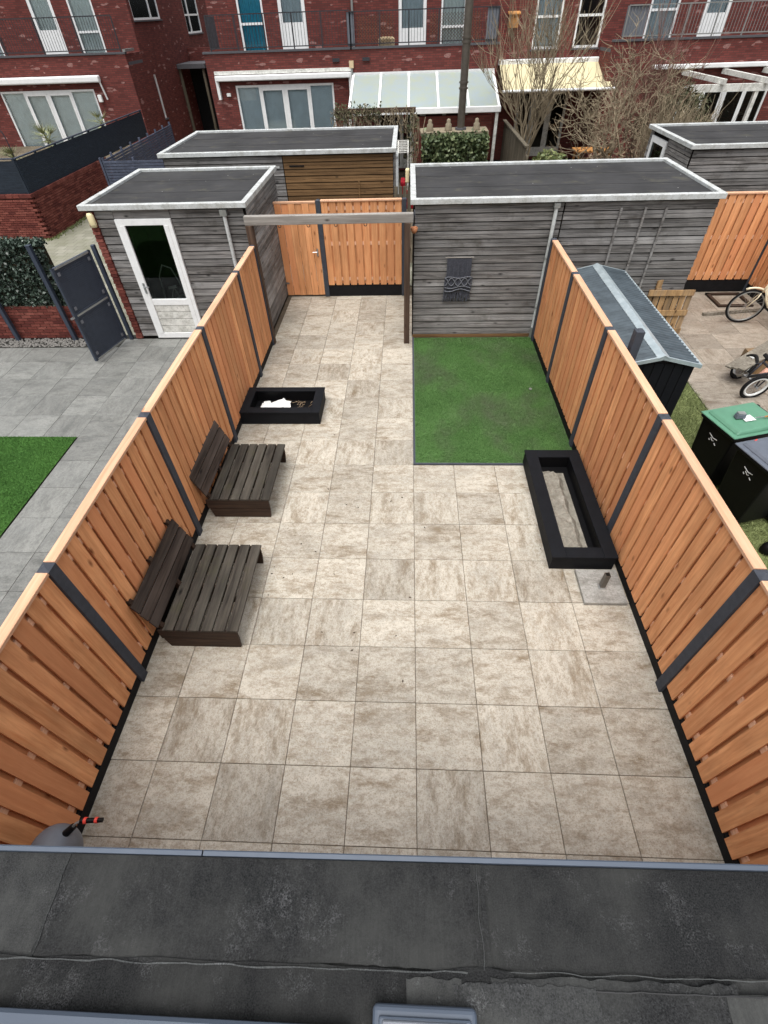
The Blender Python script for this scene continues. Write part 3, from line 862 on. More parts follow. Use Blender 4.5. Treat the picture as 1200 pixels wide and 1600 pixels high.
hp = thing('hanging_pot', 'small terracotta pot hanging on cords from the shed roof edge', 'pot', (.0, 3.95, 2.0))
MB().lathe([(0, 0), (.035, .0), (.055, .03), (.065, .09), (.058, .09), (.04, .05), (0, .04)], (.0, 3.95, 2.0), 16).build('pot_body', 'terracotta', hp, smooth=True)
for a_ in (0, 2.1, 4.2):
    MB().tube([(.058 * math.cos(a_), 3.95 + .058 * math.sin(a_), 2.085), (0, 3.97, 2.36)], .004, 5).build('cord', 'rope_light', hp)
l2 = thing('wall_lamp', 'cream box lamp on the end of the long shed by the alley', 'lamp', (-.12, 6.6, 2.2))
MB().box(-.17, -.09, 6.52, 6.66, 2.2, 2.44).build('lamp_cover', 'cream_plastic', l2, bevel=.02, seg=2)
MB().box(-.09, -.005, 6.55, 6.63, 2.12, 2.3).build('bracket', 'rail_metal', l2)

# ------------------------------------------------------------------ turf and lawn
tf = thing('artificial_turf', 'worn green artificial turf patch in front of the long shed', 'turf', (1.2, 2.0, 0))
def hump(x, y): return .006 * mnoise.noise(Vector((x * 2.2, y * 2.2, 3.1)))
MB().grid(lambda u, v: (.03 + u * 2.4, .03 + v * 3.98, .012 + hump(.03 + u * 2.4, .03 + v * 3.98)), 24, 40).build('turf_mat', 'turf', tf, smooth=True)
pts = np.stack([nrg.uniform(.04, 2.42, 110000), nrg.uniform(.04, 4.0, 110000)], 1)
blades('grass_blades', pts, .022, .006, 'turf', tf, z=.012, lean=.7)
MB().box(-.002, .03, -.004, 4.03, -.02, .022).build('edging', 'anthracite', tf)
MB().box(.03, 1.66, -.004, .028, -.02, .022).build('edging', 'anthracite', tf)
tag(MB().lathe([(0, .04), (.02, .04), (.026, .03), (.026, .025)], (2.08, 2.03, 0), 12).torus((2.08, 2.03, .036), (0, 0, 1), .022, .006, 16, 6).build('bottle_cap', 'metal_grey', None), 'small pale ring lying on the turf near the fence', 'ring')

tl = thing('artificial_turf', 'bright green artificial turf in the left neighbour yard', 'turf', (-7.2, -1.2, 0))
MB().grid(lambda u, v: (-9.2 + u * 3.66, -4.8 + v * 5.46, .012), 6, 10).build('turf_mat', 'turf_bright', tl)
pts = np.stack([nrg.uniform(-8.2, -5.54, 70000), nrg.uniform(-2.2, .66, 70000)], 1)
blades('grass_blades', pts, .024, .007, 'turf_bright', tl, z=.012, lean=.7)

lw = MB().grid(lambda u, v: (2.5 + u * 2.4, -5.2 + v * 9.26, -.01 + .02 * mnoise.noise(Vector((u * 6, v * 20, 0)))), 16, 50).build('lawn', 'lawn_grass')
tag(lw, kind='structure')
pts = np.stack([nrg.uniform(2.6, 4.92, 60000), nrg.uniform(-3.2, 2.6, 60000)], 1)
gb = blades('grass', pts, .05, .008, 'lawn_grass', None, z=-.01, lean=.7)
tag(gb, 'patchy winter grass in the right neighbour yard', 'grass', kind='stuff')

# ------------------------------------------------------------------ benches
def bench(label, loc, rz=0.0):
    t = thing('lounge_bench', label, 'bench', loc, rz, 'low slatted lounge benches')
    L, D, H = 1.17, .80, .34
    y0, y1, x0, x1 = -L / 2, L / 2, -D / 2, D / 2
    sw, gp = .116, .021
    for k in range(6):
        x = x0 + sw / 2 + k * (sw + gp)
        for (a, b_) in ((y0, y1),):
            inst('seat_slat', boxmesh('seat_slat', sw, b_ - a, .026, 'bench_wood', .004), t, (x + rnd.uniform(-.002, .002), (a + b_) / 2, H - .026 + rnd.uniform(-.001, .001)), (0, 0, rnd.uniform(-.004, .004)), world=False)
    for yy, cut in ((y0 + .013, 0), (0.0, .2), (y1 - .013, 0)):
        for k in range(2):
            z0 = k * .163; x1 = D / 2 - cut
            b = MB().hexa([(x0 - .06 + .05 * (1 - k), yy - .012, z0), (x1 - .02 - .02 * (1 - k), yy - .012, z0), (x1 - .02 - .02 * (1 - k), yy + .012, z0), (x0 - .06 + .05 * (1 - k), yy + .012, z0),
                           (x0 - .06 + .02 * (1 - k), yy - .012, z0 + .150), (x1 - .02, yy - .012, z0 + .150), (x1 - .02, yy + .012, z0 + .150), (x0 - .06 + .02 * (1 - k), yy + .012, z0 + .150)])
            b.build('side_plank', 'bench_side', t, world=False)
    x1 = D / 2
    # backrest: three slats on three raked brackets
    p0, p1 = Vector((x0 + .02, 0, .34)), Vector((x0 - .15, 0, .79))
    d = (p1 - p0).normalized(); nrm = Vector((d.z, 0, -d.x))
    for yy in (y0 + .05, 0.0, y1 - .05):
        a, b_ = p0 + Vector((.045, yy, -.12)), p1 + Vector((-.012, yy, .02))
        MB().bar(a - nrm * .03, b_ - nrm * .03, .045, .05, up=(0, 1, 0)).build('bracket', 'bench_side', t, world=False)
    for k in range(3):
        c = p0 + d * (.135 + k * .134)
        ob = inst('back_slat', boxmesh('back_slat', .118, L + .02, .024, 'bench_back', .004), t, (c.x, rnd.uniform(-.006, .006), c.z), (0, math.atan2(-d.z, d.x) , 0), world=False)
    return t
bench('low slatted timber bench, the nearer of two, with worn front edge', (-2.25, -2.455, 0))
bench('low slatted timber bench, the farther of two, beside the black trough', (-2.31, -.515, 0))

# ------------------------------------------------------------------ black troughs
def trough(name, label, x0, x1, y0, y1, h, wl, wr, wf, wb, floor=.04):
    t = thing(name, label, 'trough', ((x0 + x1) / 2, (y0 + y1) / 2, 0))
    ov, tt = .012, .028
    MB().box(x0, x0 + wl, y0, y1, h - tt, h).build('top_board', 'black_board', t, bevel=.003)
    MB().box(x1 - wr, x1, y0, y1, h - tt, h).build('top_board', 'black_board', t, bevel=.003)
    MB().box(x0 + wl + .001, x1 - wr - .001, y0, y0 + wf, h - tt, h - .0005).build('top_board', 'black_board', t, bevel=.003)
    MB().box(x0 + wl + .001, x1 - wr - .001, y1 - wb, y1, h - tt, h - .0005).build('top_board', 'black_board', t, bevel=.003)
    z1 = h - tt - .001
    MB().box(x0 + ov, x1 - ov, y0 + ov, y0 + ov + .022, 0, z1).build('side_board', 'black_board', t)
    MB().box(x0 + ov, x1 - ov, y1 - ov - .022, y1 - ov, 0, z1).build('side_board', 'black_board', t)
    MB().box(x0 + ov, x0 + ov + .022, y0 + ov + .022, y1 - ov - .022, 0, z1).build('side_board', 'black_board', t)
    MB().box(x1 - ov - .022, x1 - ov, y0 + ov + .022, y1 - ov - .022, 0, z1).build('side_board', 'black_board', t)
    ix0, ix1, iy0, iy1 = x0 + wl - .01, x1 - wr + .01, y0 + wf - .01, y1 - wb + .01
    lin = MB()
    lin.add([(ix0, iy0, floor), (ix1, iy0, floor), (ix1, iy1, floor), (ix0, iy1, floor), (ix0, iy0, z1), (ix1, iy0, z1), (ix1, iy1, z1), (ix0, iy1, z1)],
            [(0, 1, 2, 3), (0, 1, 5, 4), (1, 2, 6, 5), (2, 3, 7, 6), (3, 0, 4, 7)])
    lin.build('liner', 'black_plastic', t)
    return t, (ix0, ix1, iy0, iy1)
ft, fi = trough('planter_trough', 'black rectangular trough beside the far bench holding a white bag', -2.88, -1.53, 1.02, 1.78, .24, .16, .15, .15, .12)
b = MB()
def crum(u, v):
    x = -2.58 + u * .48; y = 1.24 + v * .3
    hgt = .10 + .05 * math.sin(u * 5 + 1) * (1 - abs(2 * v - 1)) + (.07 * max(0, 1 - abs(u - .72) * 2.6)) * v
    hgt += .035 * mnoise.noise(Vector((x * 14, y * 14, 1.7)))
    return (x + .05 * mnoise.noise(Vector((u * 4, v * 3, 5))), y + .05 * mnoise.noise(Vector((u * 4, v * 3, 9))), hgt)
b.grid(crum, 22, 14)
tag(b.build('plastic_bag', 'white_plastic'), 'crumpled white plastic bag inside the far black trough', 'bag')
s_ = MB()
for k in range(26):
    x, y = rnd.uniform(-2.2, -1.75), rnd.uniform(1.2, 1.6)
    s_.tube([(x, y, .05), (x + rnd.uniform(-.05, .05), y + rnd.uniform(-.05, .05), .07), (x + rnd.uniform(-.09, .09), y + rnd.uniform(-.09, .09), .06)], .004, 4)
tag(s_.build('plant_debris', 'dry_leaf'), 'dry stalks and leaf litter on the trough floor beside the bag', 'debris', kind='stuff')

st, si = trough('sand_trough', 'long black rectangular trough of grey sand beside the fence', 1.62, 2.39, -1.93, .07, .24, .17, .16, .16, .16)
def sandf(u, v):
    x = 1.785 + u * .375; y = -1.78 + v * 1.56
    edge = max(0, (u - (.60 + .10 * mnoise.noise(Vector((v * 5, 2, 0))))) / .4)
    z = .165 - .14 * min(1, edge * 1.5) + .030 * mnoise.noise(Vector((x * 9, y * 9, 0))) + .016 * mnoise.noise(Vector((x * 26, y * 26, 4)))
    if v > .9: z -= (v - .9) * .9
    return (x, y, max(.043, z))
tag(MB().grid(sandf, 48, 180).build('sand', 'sand', None), 'heap of grey building sand filling the long black trough', 'sand', kind='stuff')

# ------------------------------------------------------------------ parasol base
ub = thing('parasol_base', 'square pale stone slab with an upright steel tube by the sand trough', 'parasol base', (2.17, -2.19, 0))
MB().box(1.925, 2.405, -2.43, -1.955, .003, .05).build('slab', 'slab_light', ub, bevel=.004)
q = MB()
def sqtube(bm_, c, s, z0, z1, w=.004, dx=.0, dy=.0):
    for (a0, a1, b0, b1) in ((-s, s, -s, -s + w), (-s, s, s - w, s), (-s, -s + w, -s + w, s - w), (s - w, s, -s + w, s - w)):
        bm_.hexa([(c[0] + a0, c[1] + b0, z0), (c[0] + a1, c[1] + b0, z0), (c[0] + a1, c[1] + b1, z0), (c[0] + a0, c[1] + b1, z0),
                  (c[0] + a0 + dx, c[1] + b0 + dy, z1), (c[0] + a1 + dx, c[1] + b0 + dy, z1), (c[0] + a1 + dx, c[1] + b1 + dy, z1), (c[0] + a0 + dx, c[1] + b1 + dy, z1)])
sqtube(q, (2.175, -2.2), .027, .056, .28)
q.build('tube', 'flue_steel', ub)
MB().box(2.13, 2.22, -2.245, -2.155, .05, .056).build('foot_plate', 'metal_grey', ub)

# ------------------------------------------------------------------ our own flat roof below the camera
ZR, YE = 3.30, -5.331
ow = thing('house_extension', 'black felted flat roof with a blue-grey metal edge at the bottom', 'roof', (0, -6.0, 0))
MB().box(-3.1, 2.9, -7.6, -5.42, 0, 3.12).build('wall', 'own_brick', ow)
MB().box(-3.1, 2.9, -7.6, YE - .012, 3.12, ZR - .012).build('roof_deck', 'felt_near', ow)
# lapped felt sheets with torn, torch-melted edges
def sheet(x0, x1, y0, y1, z, mat, edges, seed, th=.006):
    """edges: string of sides (l r f b) that wander"""
    poly = []
    def wob(i, s, amp): return amp * mnoise.noise(Vector((i * 9.0, seed * 3.7 + s * 11, 0))) + amp * .8 * mnoise.noise(Vector((i * 47.0, seed * 5.1 + s * 7, 2)))
    n = 60
    for i in range(n): x = x0 + (x1 - x0) * i / n; poly.append((x, y0 + (wob(x, 1, .006) if 'f' in edges else 0)))
    for i in range(n): y = y0 + (y1 - y0) * i / n; poly.append((x1 + (wob(y, 2, .010) if 'r' in edges else 0), y))
    for i in range(n): x = x1 + (x0 - x1) * i / n; poly.append((x, y1 + (wob(x, 3, .008) if 'b' in edges else 0)))
    for i in range(n): y = y1 + (y0 - y1) * i / n; poly.append((x0 + (wob(y, 4, .008) if 'l' in edges else 0), y))
    return MB().prism(poly, 2, z - th, z).build('felt_sheet', mat, ow)
zr = ZR
sheet(-3.05, -.80, -5.548, YE - .013, zr - .006, 'felt_near', '', 1)
sheet(-.955, .085, -5.535, YE - .0135, zr + .001, 'felt_near', 'lf', 2)
sheet(.0, 1.2, -5.533, YE - .014, zr - .005, 'felt_near', 'f', 3)
sheet(.055, .078, -5.533, YE - .015, zr + .003, 'felt_near', 'rlf', 12, .003)
sheet(1.06, 2.85, -5.53, YE - .014, zr + .002, 'felt_near', 'lf', 8)
sheet(-3.05, .13, -7.5, -5.535, zr + .0055, 'felt_near', 'b', 4)
sheet(.085, .60, -7.5, -5.545, zr + .0075, 'felt_near', 'bl', 5)
sheet(-.10, .015, -7.5, -5.552, zr + .0085, 'felt_near', 'blr', 6, .003)
sheet(.0, .30, -7.5, -5.556, zr + .0095, 'felt_near', 'blr', 9, .004)
sheet(.57, 2.85, -7.5, -5.560, zr + .009, 'felt_near', 'bl', 7)
sheet(.66, .72, -7.5, -5.575, zr + .0110, 'felt_pale', 'blr', 13, .003)
# chalk-dusted bead of molten bitumen squeezed out of the laps
def bead(pts_, w, mat, seed, z):
    poly = []
    n = len(pts_)
    for s_ in (1, -1):
        for i in (range(n) if s_ == 1 else range(n - 1, -1, -1)):
            x, y = pts_[i]; o_ = w * (.4 + .9 * abs(mnoise.noise(Vector((x * 23, y * 23, seed + s_)))))
            d = Vector((pts_[min(i + 1, n - 1)][0] - pts_[max(i - 1, 0)][0], pts_[min(i + 1, n - 1)][1] - pts_[max(i - 1, 0)][1])).normalized()
            poly.append((x - d.y * o_ * s_, y + d.x * o_ * s_))
    return MB().prism(poly, 2, z - .004, z).build('bitumen_bead', mat, ow)
def wl(i, s): return .005 * mnoise.noise(Vector((i * 4.0, s, 0))) + .0015 * mnoise.noise(Vector((i * 30.0, s, 3)))
bead([(-.955 + .03 * k / 40 * 0 + wl(k * .02, 5), -5.545 + (YE - .014 + 5.545) * k / 40) for k in range(41)], .0016, 'felt_mid', 1.0, zr + .0035)
bead([(-2.0 + 2.03 * k / 120, -5.541 + wl(k * .05, 9)) for k in range(121)], .0022, 'felt_mid', 2.0, zr + .0085)
bead([(.10 + 1.3 * k / 80, -5.537 + wl(k * .05, 14)) for k in range(81)], .0013, 'felt_mid', 3.0, zr + .004)
bead([(.30 + 1.1 * k / 80, -5.562 + wl(k * .05, 19)) for k in range(81)], .002, 'bitumen', 4.0, zr + .013)
bead([(.068 + wl(k * .02, 25), -5.535 + (YE - .014 + 5.535) * k / 40) for k in range(41)], .0013, 'felt_mid', 5.0, zr + .006)
tr = MB().prism([(YE - .012, ZR - .01), (YE - .012, ZR + .010), (YE - .003, ZR + .012), (YE, ZR + .010), (YE, ZR - .11), (YE - .012, ZR - .11), (YE - .012, ZR - .01)], 0, -3.1, -.618).build('edge_trim', 'blue_trim', ow)
MB().prism([(YE - .012, ZR - .01), (YE - .012, ZR + .010), (YE - .003, ZR + .012), (YE, ZR + .010), (YE, ZR - .11), (YE - .012, ZR - .11), (YE - .012, ZR - .01)], 0, -.614, 2.9).build('edge_trim', 'blue_trim', ow)
ow.rotation_euler = (0, 0, .0105)
sl = thing('window_sill', 'pale blue-grey window sill edge at the bottom left', 'sill', (-.9, -5.75, ZR))
MB().box(-3.0, -.22, -5.95, -5.628, ZR + .02, ZR + .05).build('sill_board', 'blue_trim', sl, bevel=.006)
vb = thing('roof_vent', 'blue-grey rounded metal box lying on the roof at the bottom edge', 'vent', (-.07, -5.7, ZR))
MB().box(-.178, .035, -5.9, -5.592, ZR + .011, ZR + .05).build('housing', 'blue_trim', vb, bevel=.010, seg=3)
MB().box(-.165, .022, -5.9, -5.609, ZR + .05, ZR + .058).build('inner_rim', 'blue_trim', vb, bevel=.004, seg=2)
MB().box(-.157, .014, -5.9, -5.615, ZR + .058, ZR + .064).build('cover_plate', 'grey_paint', vb, bevel=.002)

# wall-mounted hose reel at the foot of the extension
hr = thing('hose_reel', 'dark grey rounded garden hose reel with a red-banded spray lance', 'hose reel', (-2.5, -5.1, .7))
def shell(u, v):
    a = math.pi * v; t_ = 2 * math.pi * u
    return (-2.50 + .15 * math.sin(a) ** .7 * math.cos(t_), -5.02 + .16 * math.sin(a) ** .7 * math.sin(t_), .82 - .17 * math.cos(a))
MB().grid(shell, 28, 16).build('reel_casing', 'grey_paint', hr, smooth=True)
MB().box(-2.62, -2.38, -5.41, -5.08, .62, .98).build('wall_bracket', 'grey_paint', hr, bevel=.02, seg=2)
MB().cyl((-2.42, -4.94, .93), (-2.36, -4.9, .97), .026, .022, 12).build('hose_outlet', 'black_plastic', hr)
MB().tube([(-2.37, -4.905, .965), (-2.34, -4.885, .99), (-2.305, -4.872, 1.0)], .009, 8).build('hose', 'metal_grey', hr)
ln = MB().cyl((-2.31, -4.872, 1.0), (-2.16, -4.862, 1.0), .017, .015, 12).build('lance', 'black_plastic', hr)
MB().cyl((-2.285, -4.870, 1.0), (-2.265, -4.869, 1.0), .021, .021, 12).build('red_band', 'red_plastic', ln)
MB().cyl((-2.21, -4.865, 1.0), (-2.19, -4.864, 1.0), .019, .019, 12).build('red_band', 'red_plastic', ln)

# ------------------------------------------------------------------ left neighbour: low wall, hedge, posts, gate
wl_ = thing('brick_wall', 'low red brick wall under the dark hedge beside the metal gate', 'wall', (-8.3, 4.25, 0))
MB().box(-9.6, -6.86, 4.165, 4.3, 0, .69).build('wall_core', 'joint_sand', wl_)
bme = boxmesh('brick', .2, .1, .05, 'brick_piece')
for r_ in range(11):
    for k in range(14):
        x = -6.96 - k * .21 - (.105 if r_ % 2 else 0)
        inst('brick', bme, wl_, (x + rnd.uniform(-.002, .002), 4.20 + rnd.uniform(-.003, .003), .012 + r_ * .0625), (0, 0, rnd.uniform(-.008, .008)))
hd = thing('hedge', 'dense dark leafy hedge panel on top of the low brick wall', 'hedge', (-8.3, 4.3, .7))
MB().box(-9.6, -7.14, 4.24, 4.4, .70, 1.80).build('branches', 'soil', hd)
n = 15000
P = np.stack([nrg.uniform(-9.6, -7.1, n), nrg.normal(4.24, .05, n), nrg.uniform(.68, 1.87, n)], 1)
P2 = np.stack([nrg.uniform(-9.6, -7.1, 4000), nrg.uniform(4.18, 4.45, 4000), nrg.normal(1.84, .03, 4000)], 1)
leaves('leaves', np.concatenate([P, P2]), .034, 'hedge_leaf', hd)
for x, lab in ((-7.22, 'dark grey metal post at the hedge end beside the open gate'), (-8.48, 'dark grey metal post standing before the low brick wall at the left edge')):
    t = thing('metal_post', lab, 'post', (x, 4.06, 0))
    MB().box(x - .04, x + .04, 4.02, 4.10, 0, 1.86).build('post_shaft', 'gate_metal', t, bevel=.004)
    MB().box(x - .044, x + .044, 4.016, 4.104, 1.86, 1.872).build('post_cap', 'gate_metal', t)
gv = MB()
for k in range(900):
    x, y = rnd.uniform(-9.4, -6.9), rnd.uniform(3.76, 4.13)
    s = rnd.uniform(.012, .03)
    gv.add([(x - s, y, .0), (x, y - s, .002), (x + s * .9, y, .0), (x, y + s, .002), (x + s * .1, y, s * 1.1)], [(0, 1, 4), (1, 2, 4), (2, 3, 4), (3, 0, 4)])
tag(gv.build('gravel', 'gravel_stone'), 'strip of grey gravel at the foot of the low brick wall', 'gravel', kind='stuff')
hpst = thing('metal_post', 'dark gate post fixed beside the brick corner of the small shed', 'post', (-6.0, 4.1, 0))
MB().box(-6.035, -5.965, 4.06, 4.13, 0, 1.85).build('post_shaft', 'gate_metal', hpst, bevel=.004)
gg = thing('metal_gate', 'open dark metal mesh gate beside the small shed', 'gate', (-6.04, 4.03, 0), 0.0)
ax, ay, bx_, by_ = -6.05, 3.99, -6.27, 3.02
def gp(u, z): return (ax + (bx_ - ax) * u, ay + (by_ - ay) * u, z)
nn = Vector((by_ - ay, -(bx_ - ax), 0)).normalized()
fr = MB()
for u in (0.02, .98): fr.bar(gp(u, .07), gp(u, 1.80), .045, .045, up=tuple(nn))
for z in (.09, .93, .98, 1.78): fr.bar(gp(.0, z), gp(1.0, z), .04, .04)
fr.build('gate_frame', 'gate_metal', gg)
for z0_, z1_ in ((.12, .91), (1.0, 1.76)):
    mm = MB()
    for k in range(34):
        u = .055 + .89 * k / 33
        mm.bar(gp(u, z0_), gp(u, z1_), .018, .012, up=tuple(nn))
    for k in range(26):
        z = z0_ + (z1_ - z0_) * k / 25
        mm.bar(gp(.05, z), gp(.95, z), .012, .004)
    mm.build('mesh_panel', 'gate_metal', gg)['kind'] = 'stuff'
    for u in (.1, .9):
        for z in (z0_ + .08, z1_ - .08):
            c = Vector(gp(u, z)) - nn * .022
            MB().bar(c - Vector((0, 0, .03)), c + Vector((0, 0, .03)), .06, .006, up=tuple(nn)).build('clamp', 'grey_paint', gg)
for z in (.09, .955, 1.78):
    c = nn * -.024
    MB().bar(Vector(gp(.06, z)) + c, Vector(gp(.94, z)) + c, .008, .03, up=(0, 0, 1)).build('rail_strip', 'metal_grey', gg)
MB().bar(Vector(gp(1.0, .955)) , Vector(gp(1.08, .955)), .03, .03).build('latch', 'steel', gg)

# ------------------------------------------------------------------ left background: brick terrace wall with slat screen
bw = thing('brick_wall', 'red brick retaining wall under the dark slatted screen across the alley', 'wall', (-11.5, 14, 0))
MB().box(-16.5, -11.44, 10.94, 11.1, -.03, 1.1).box(-11.6, -11.44, 11.1, 16.2, -.03, 1.1).build('wall_core', 'near_brick', bw)
for r_ in range(17):
    for k in range(16):
        inst('brick', bme, bw, (-11.5 - k * .21 - (.105 if r_ % 2 else 0), 10.93 + rnd.uniform(-.003, .003), .0 + r_ * .0625), (0, 0, rnd.uniform(-.008, .008)))
far = MB()
for r_ in range(18):
    for k in range(25):
        y = 11.02 + k * .21 + (.105 if r_ % 2 else 0)
        o_ = rnd.uniform(-.003, .003)
        far.box(-11.47 + o_, -11.385 + o_, y - .1, y + .1, -.02 + r_ * .0625, .03 + r_ * .0625)
far.build('bricks', 'brick_island', bw)['kind'] = 'stuff'
for k in range(27):
    inst('coping_brick', boxmesh('brick', .19, .1, .09, 'brick_piece'), bw, (-11.47, 10.95 + k * .193, 1.1), (0, 0, math.pi / 2 * 0 + rnd.uniform(-.02, .02)), scale=(1, 1.75, 1))
for k in range(12):
    inst('coping_brick', boxmesh('brick', .19, .1, .09, 'brick_piece'), bw, (-11.66 - k * .205, 10.97, 1.1), (0, 0, math.pi / 2 + rnd.uniform(-.02, .02)), scale=(1, 1.9, 1))
ter = tag(MB().box(-20, -11.62, 11.12, 20.6, -.05, .9).build('terrace', 'earth'), kind='structure')
def slat_screen(name, label, runs, z0, z1, pitch, mat, w=.03, cap=None, gap_ratio=.68):
    t = thing(name, label, 'fence', (runs[0][0], runs[0][1], 0))
    for (xa, ya, xb, yb, np_) in runs:
        d = Vector((xb - xa, yb - ya, 0)); L = d.length; d.normalize()
        n = int((z1 - z0) / pitch)
        ang = math.atan2(d.y, d.x)
        me = boxmesh('slat', L, w, pitch * gap_ratio, mat)
        for k in range(n):
            inst('slat', me, t, ((xa + xb) / 2, (ya + yb) / 2, z0 + k * pitch), (0, 0, ang))
        for k in range(np_ + 1):
            u = k / np_
            inst('post', boxmesh('post', .06, .06, z1 - z0 + .03, mat), t, (xa + (xb - xa) * u - d.y * .045, ya + (yb - ya) * u + d.x * .045, z0 - .02), (0, 0, ang))
        if cap: inst('cap_rail', boxmesh('cap_rail', L, .07, .03, cap), t, ((xa + xb) / 2, (ya + yb) / 2, z1 + .005), (0, 0, ang))
    return t
slat_screen('slat_screen', 'tall dark blue slatted screen on the brick wall before the palms', [(-11.43, 10.97, -11.43, 20.4, 8), (-16.0, 10.97, -11.47, 10.97, 4)], 1.2, 2.03, .042, 'slat_dark', cap='gate_metal', gap_ratio=.93)
slat_screen('slat_screen', 'blue-grey open slatted fence running back beside the alley passage', [(-9.55, 12.25, -9.75, 19.0, 8), (-9.5, 12.2, -7.6, 12.2, 2)], .1, 1.8, .075, 'slat_blue', gap_ratio=.72)
tag(MB().box(-9.6, -7.5, 12.24, 12.3, 0, .1).build('kerb', 'coping'), kind='structure')
mo = MB()
for k in range(500):
    u = rnd.random()
    if u < .35: x, y = -11.3 - rnd.random() * 2.2, 10.86 - abs(rnd.gauss(0, .07))
    else: y = 10.9 + rnd.random() * 4.5; x = -11.36 + abs(rnd.gauss(0, .10))
    s = rnd.uniform(.03, .07)
    for q_ in range(3):
        a = rnd.uniform(0, 6.28)
        mo.add([(x, y, -.03), (x + .02, y, -.03), (x + s * math.cos(a), y + s * math.sin(a), -.02 + s)], [(0, 1, 2)])
tag(mo.build('weeds', 'lawn_grass'), 'moss and weeds along the foot of the retaining wall', 'weeds', kind='stuff')

# litter on the patio
lt = MB()
for k in range(46):
    x, y = rnd.uniform(-1.8, 1.6), rnd.uniform(-3.8, 3.5)
    if k % 3 == 0: x, y = rnd.uniform(-1.75, -.8), rnd.uniform(-2.6, 1.4)
    if x > -.05 and y > -.1: continue
    s_ = rnd.uniform(.006, .02); a = rnd.uniform(0, 6.28); c_, d_ = math.cos(a) * s_, math.sin(a) * s_
    lt.add([(x - c_, y - d_, .004), (x + d_ * .5, y - c_ * .5, .008), (x + c_, y + d_, .005), (x - d_ * .5, y + c_ * .5, .004)], [(0, 1, 2, 3)])
tag(lt.build('leaf_litter', 'twig_dark'), 'tiny dark leaf scraps scattered over the patio tiles', 'litter', kind='stuff')

# ------------------------------------------------------------------ right neighbour: metal shed
ms = thing('metal_shed', 'low anthracite shed with a ribbed grey metal roof and pale ridge cap', 'shed', (3.26, 2.0, 0))
mx0, mx1, my0, my1, me_, mr = 2.78, 3.72, .46, 3.62, 1.38, 1.50
MB().prism([(mx0, 0), (mx1, 0), (mx1, me_), (3.25, mr - .02), (mx0, me_)], 1, my0, my1).build('body', 'black_base', ms)
for k in range(7):
    x = mx0 + .003 + (mx1 - mx0) / 7 * k
    MB().box(x + .006, x + .125, my0 - .012, my0 - .001, 0, me_ + .02).build('wall_board', 'black_board', ms)
for k in range(24):
    y = my0 + (my1 - my0) / 24 * k
    inst('wall_board', boxmesh('wall_board', .012, .122, me_ - .03, 'black_board'), ms, (mx1 + .007, y + .066, 0))
for sgn, xe in ((-1, mx0 - .05), (1, mx1 + .05)):
    b = MB()
    n = 38
    prof = []
    for k in range(n):
        y = my0 - .05 + (my1 - my0 + .1) * k / n; w = (my1 - my0 + .1) / n
        prof += [(y, .0), (y + w * .80, .026), (y + w * .96, .026)]
    prof.append((my1 + .05, 0))
    vs = []
    for (y, dz) in prof:
        vs += [(3.25, y, mr + dz), (xe, y, me_ + dz)]
    b.add(vs, [(2 * i, 2 * i + 1, 2 * i + 3, 2 * i + 2) for i in range(len(prof) - 1)])
    b.build('roof_panel', 'metal_roof', ms)
    MB().bar((xe, my0 - .06, me_ - .002), (xe, my1 + .06, me_ - .002), .03, .05).build('eave_trim', 'metal_cap', ms)
    for yy in (my0 - .055, my1 + .055):
        MB().bar((xe, yy, me_ + .005), (3.25, yy, mr + .005), .02, .05).build('verge_trim', 'metal_cap', ms)
MB().prism([(3.17, mr - .002), (3.25, mr + .035), (3.33, mr - .002), (3.33, mr + .008), (3.25, mr + .045), (3.17, mr + .008)], 1, my0 - .07, my1 + .07).build('ridge_cap', 'metal_cap', ms)

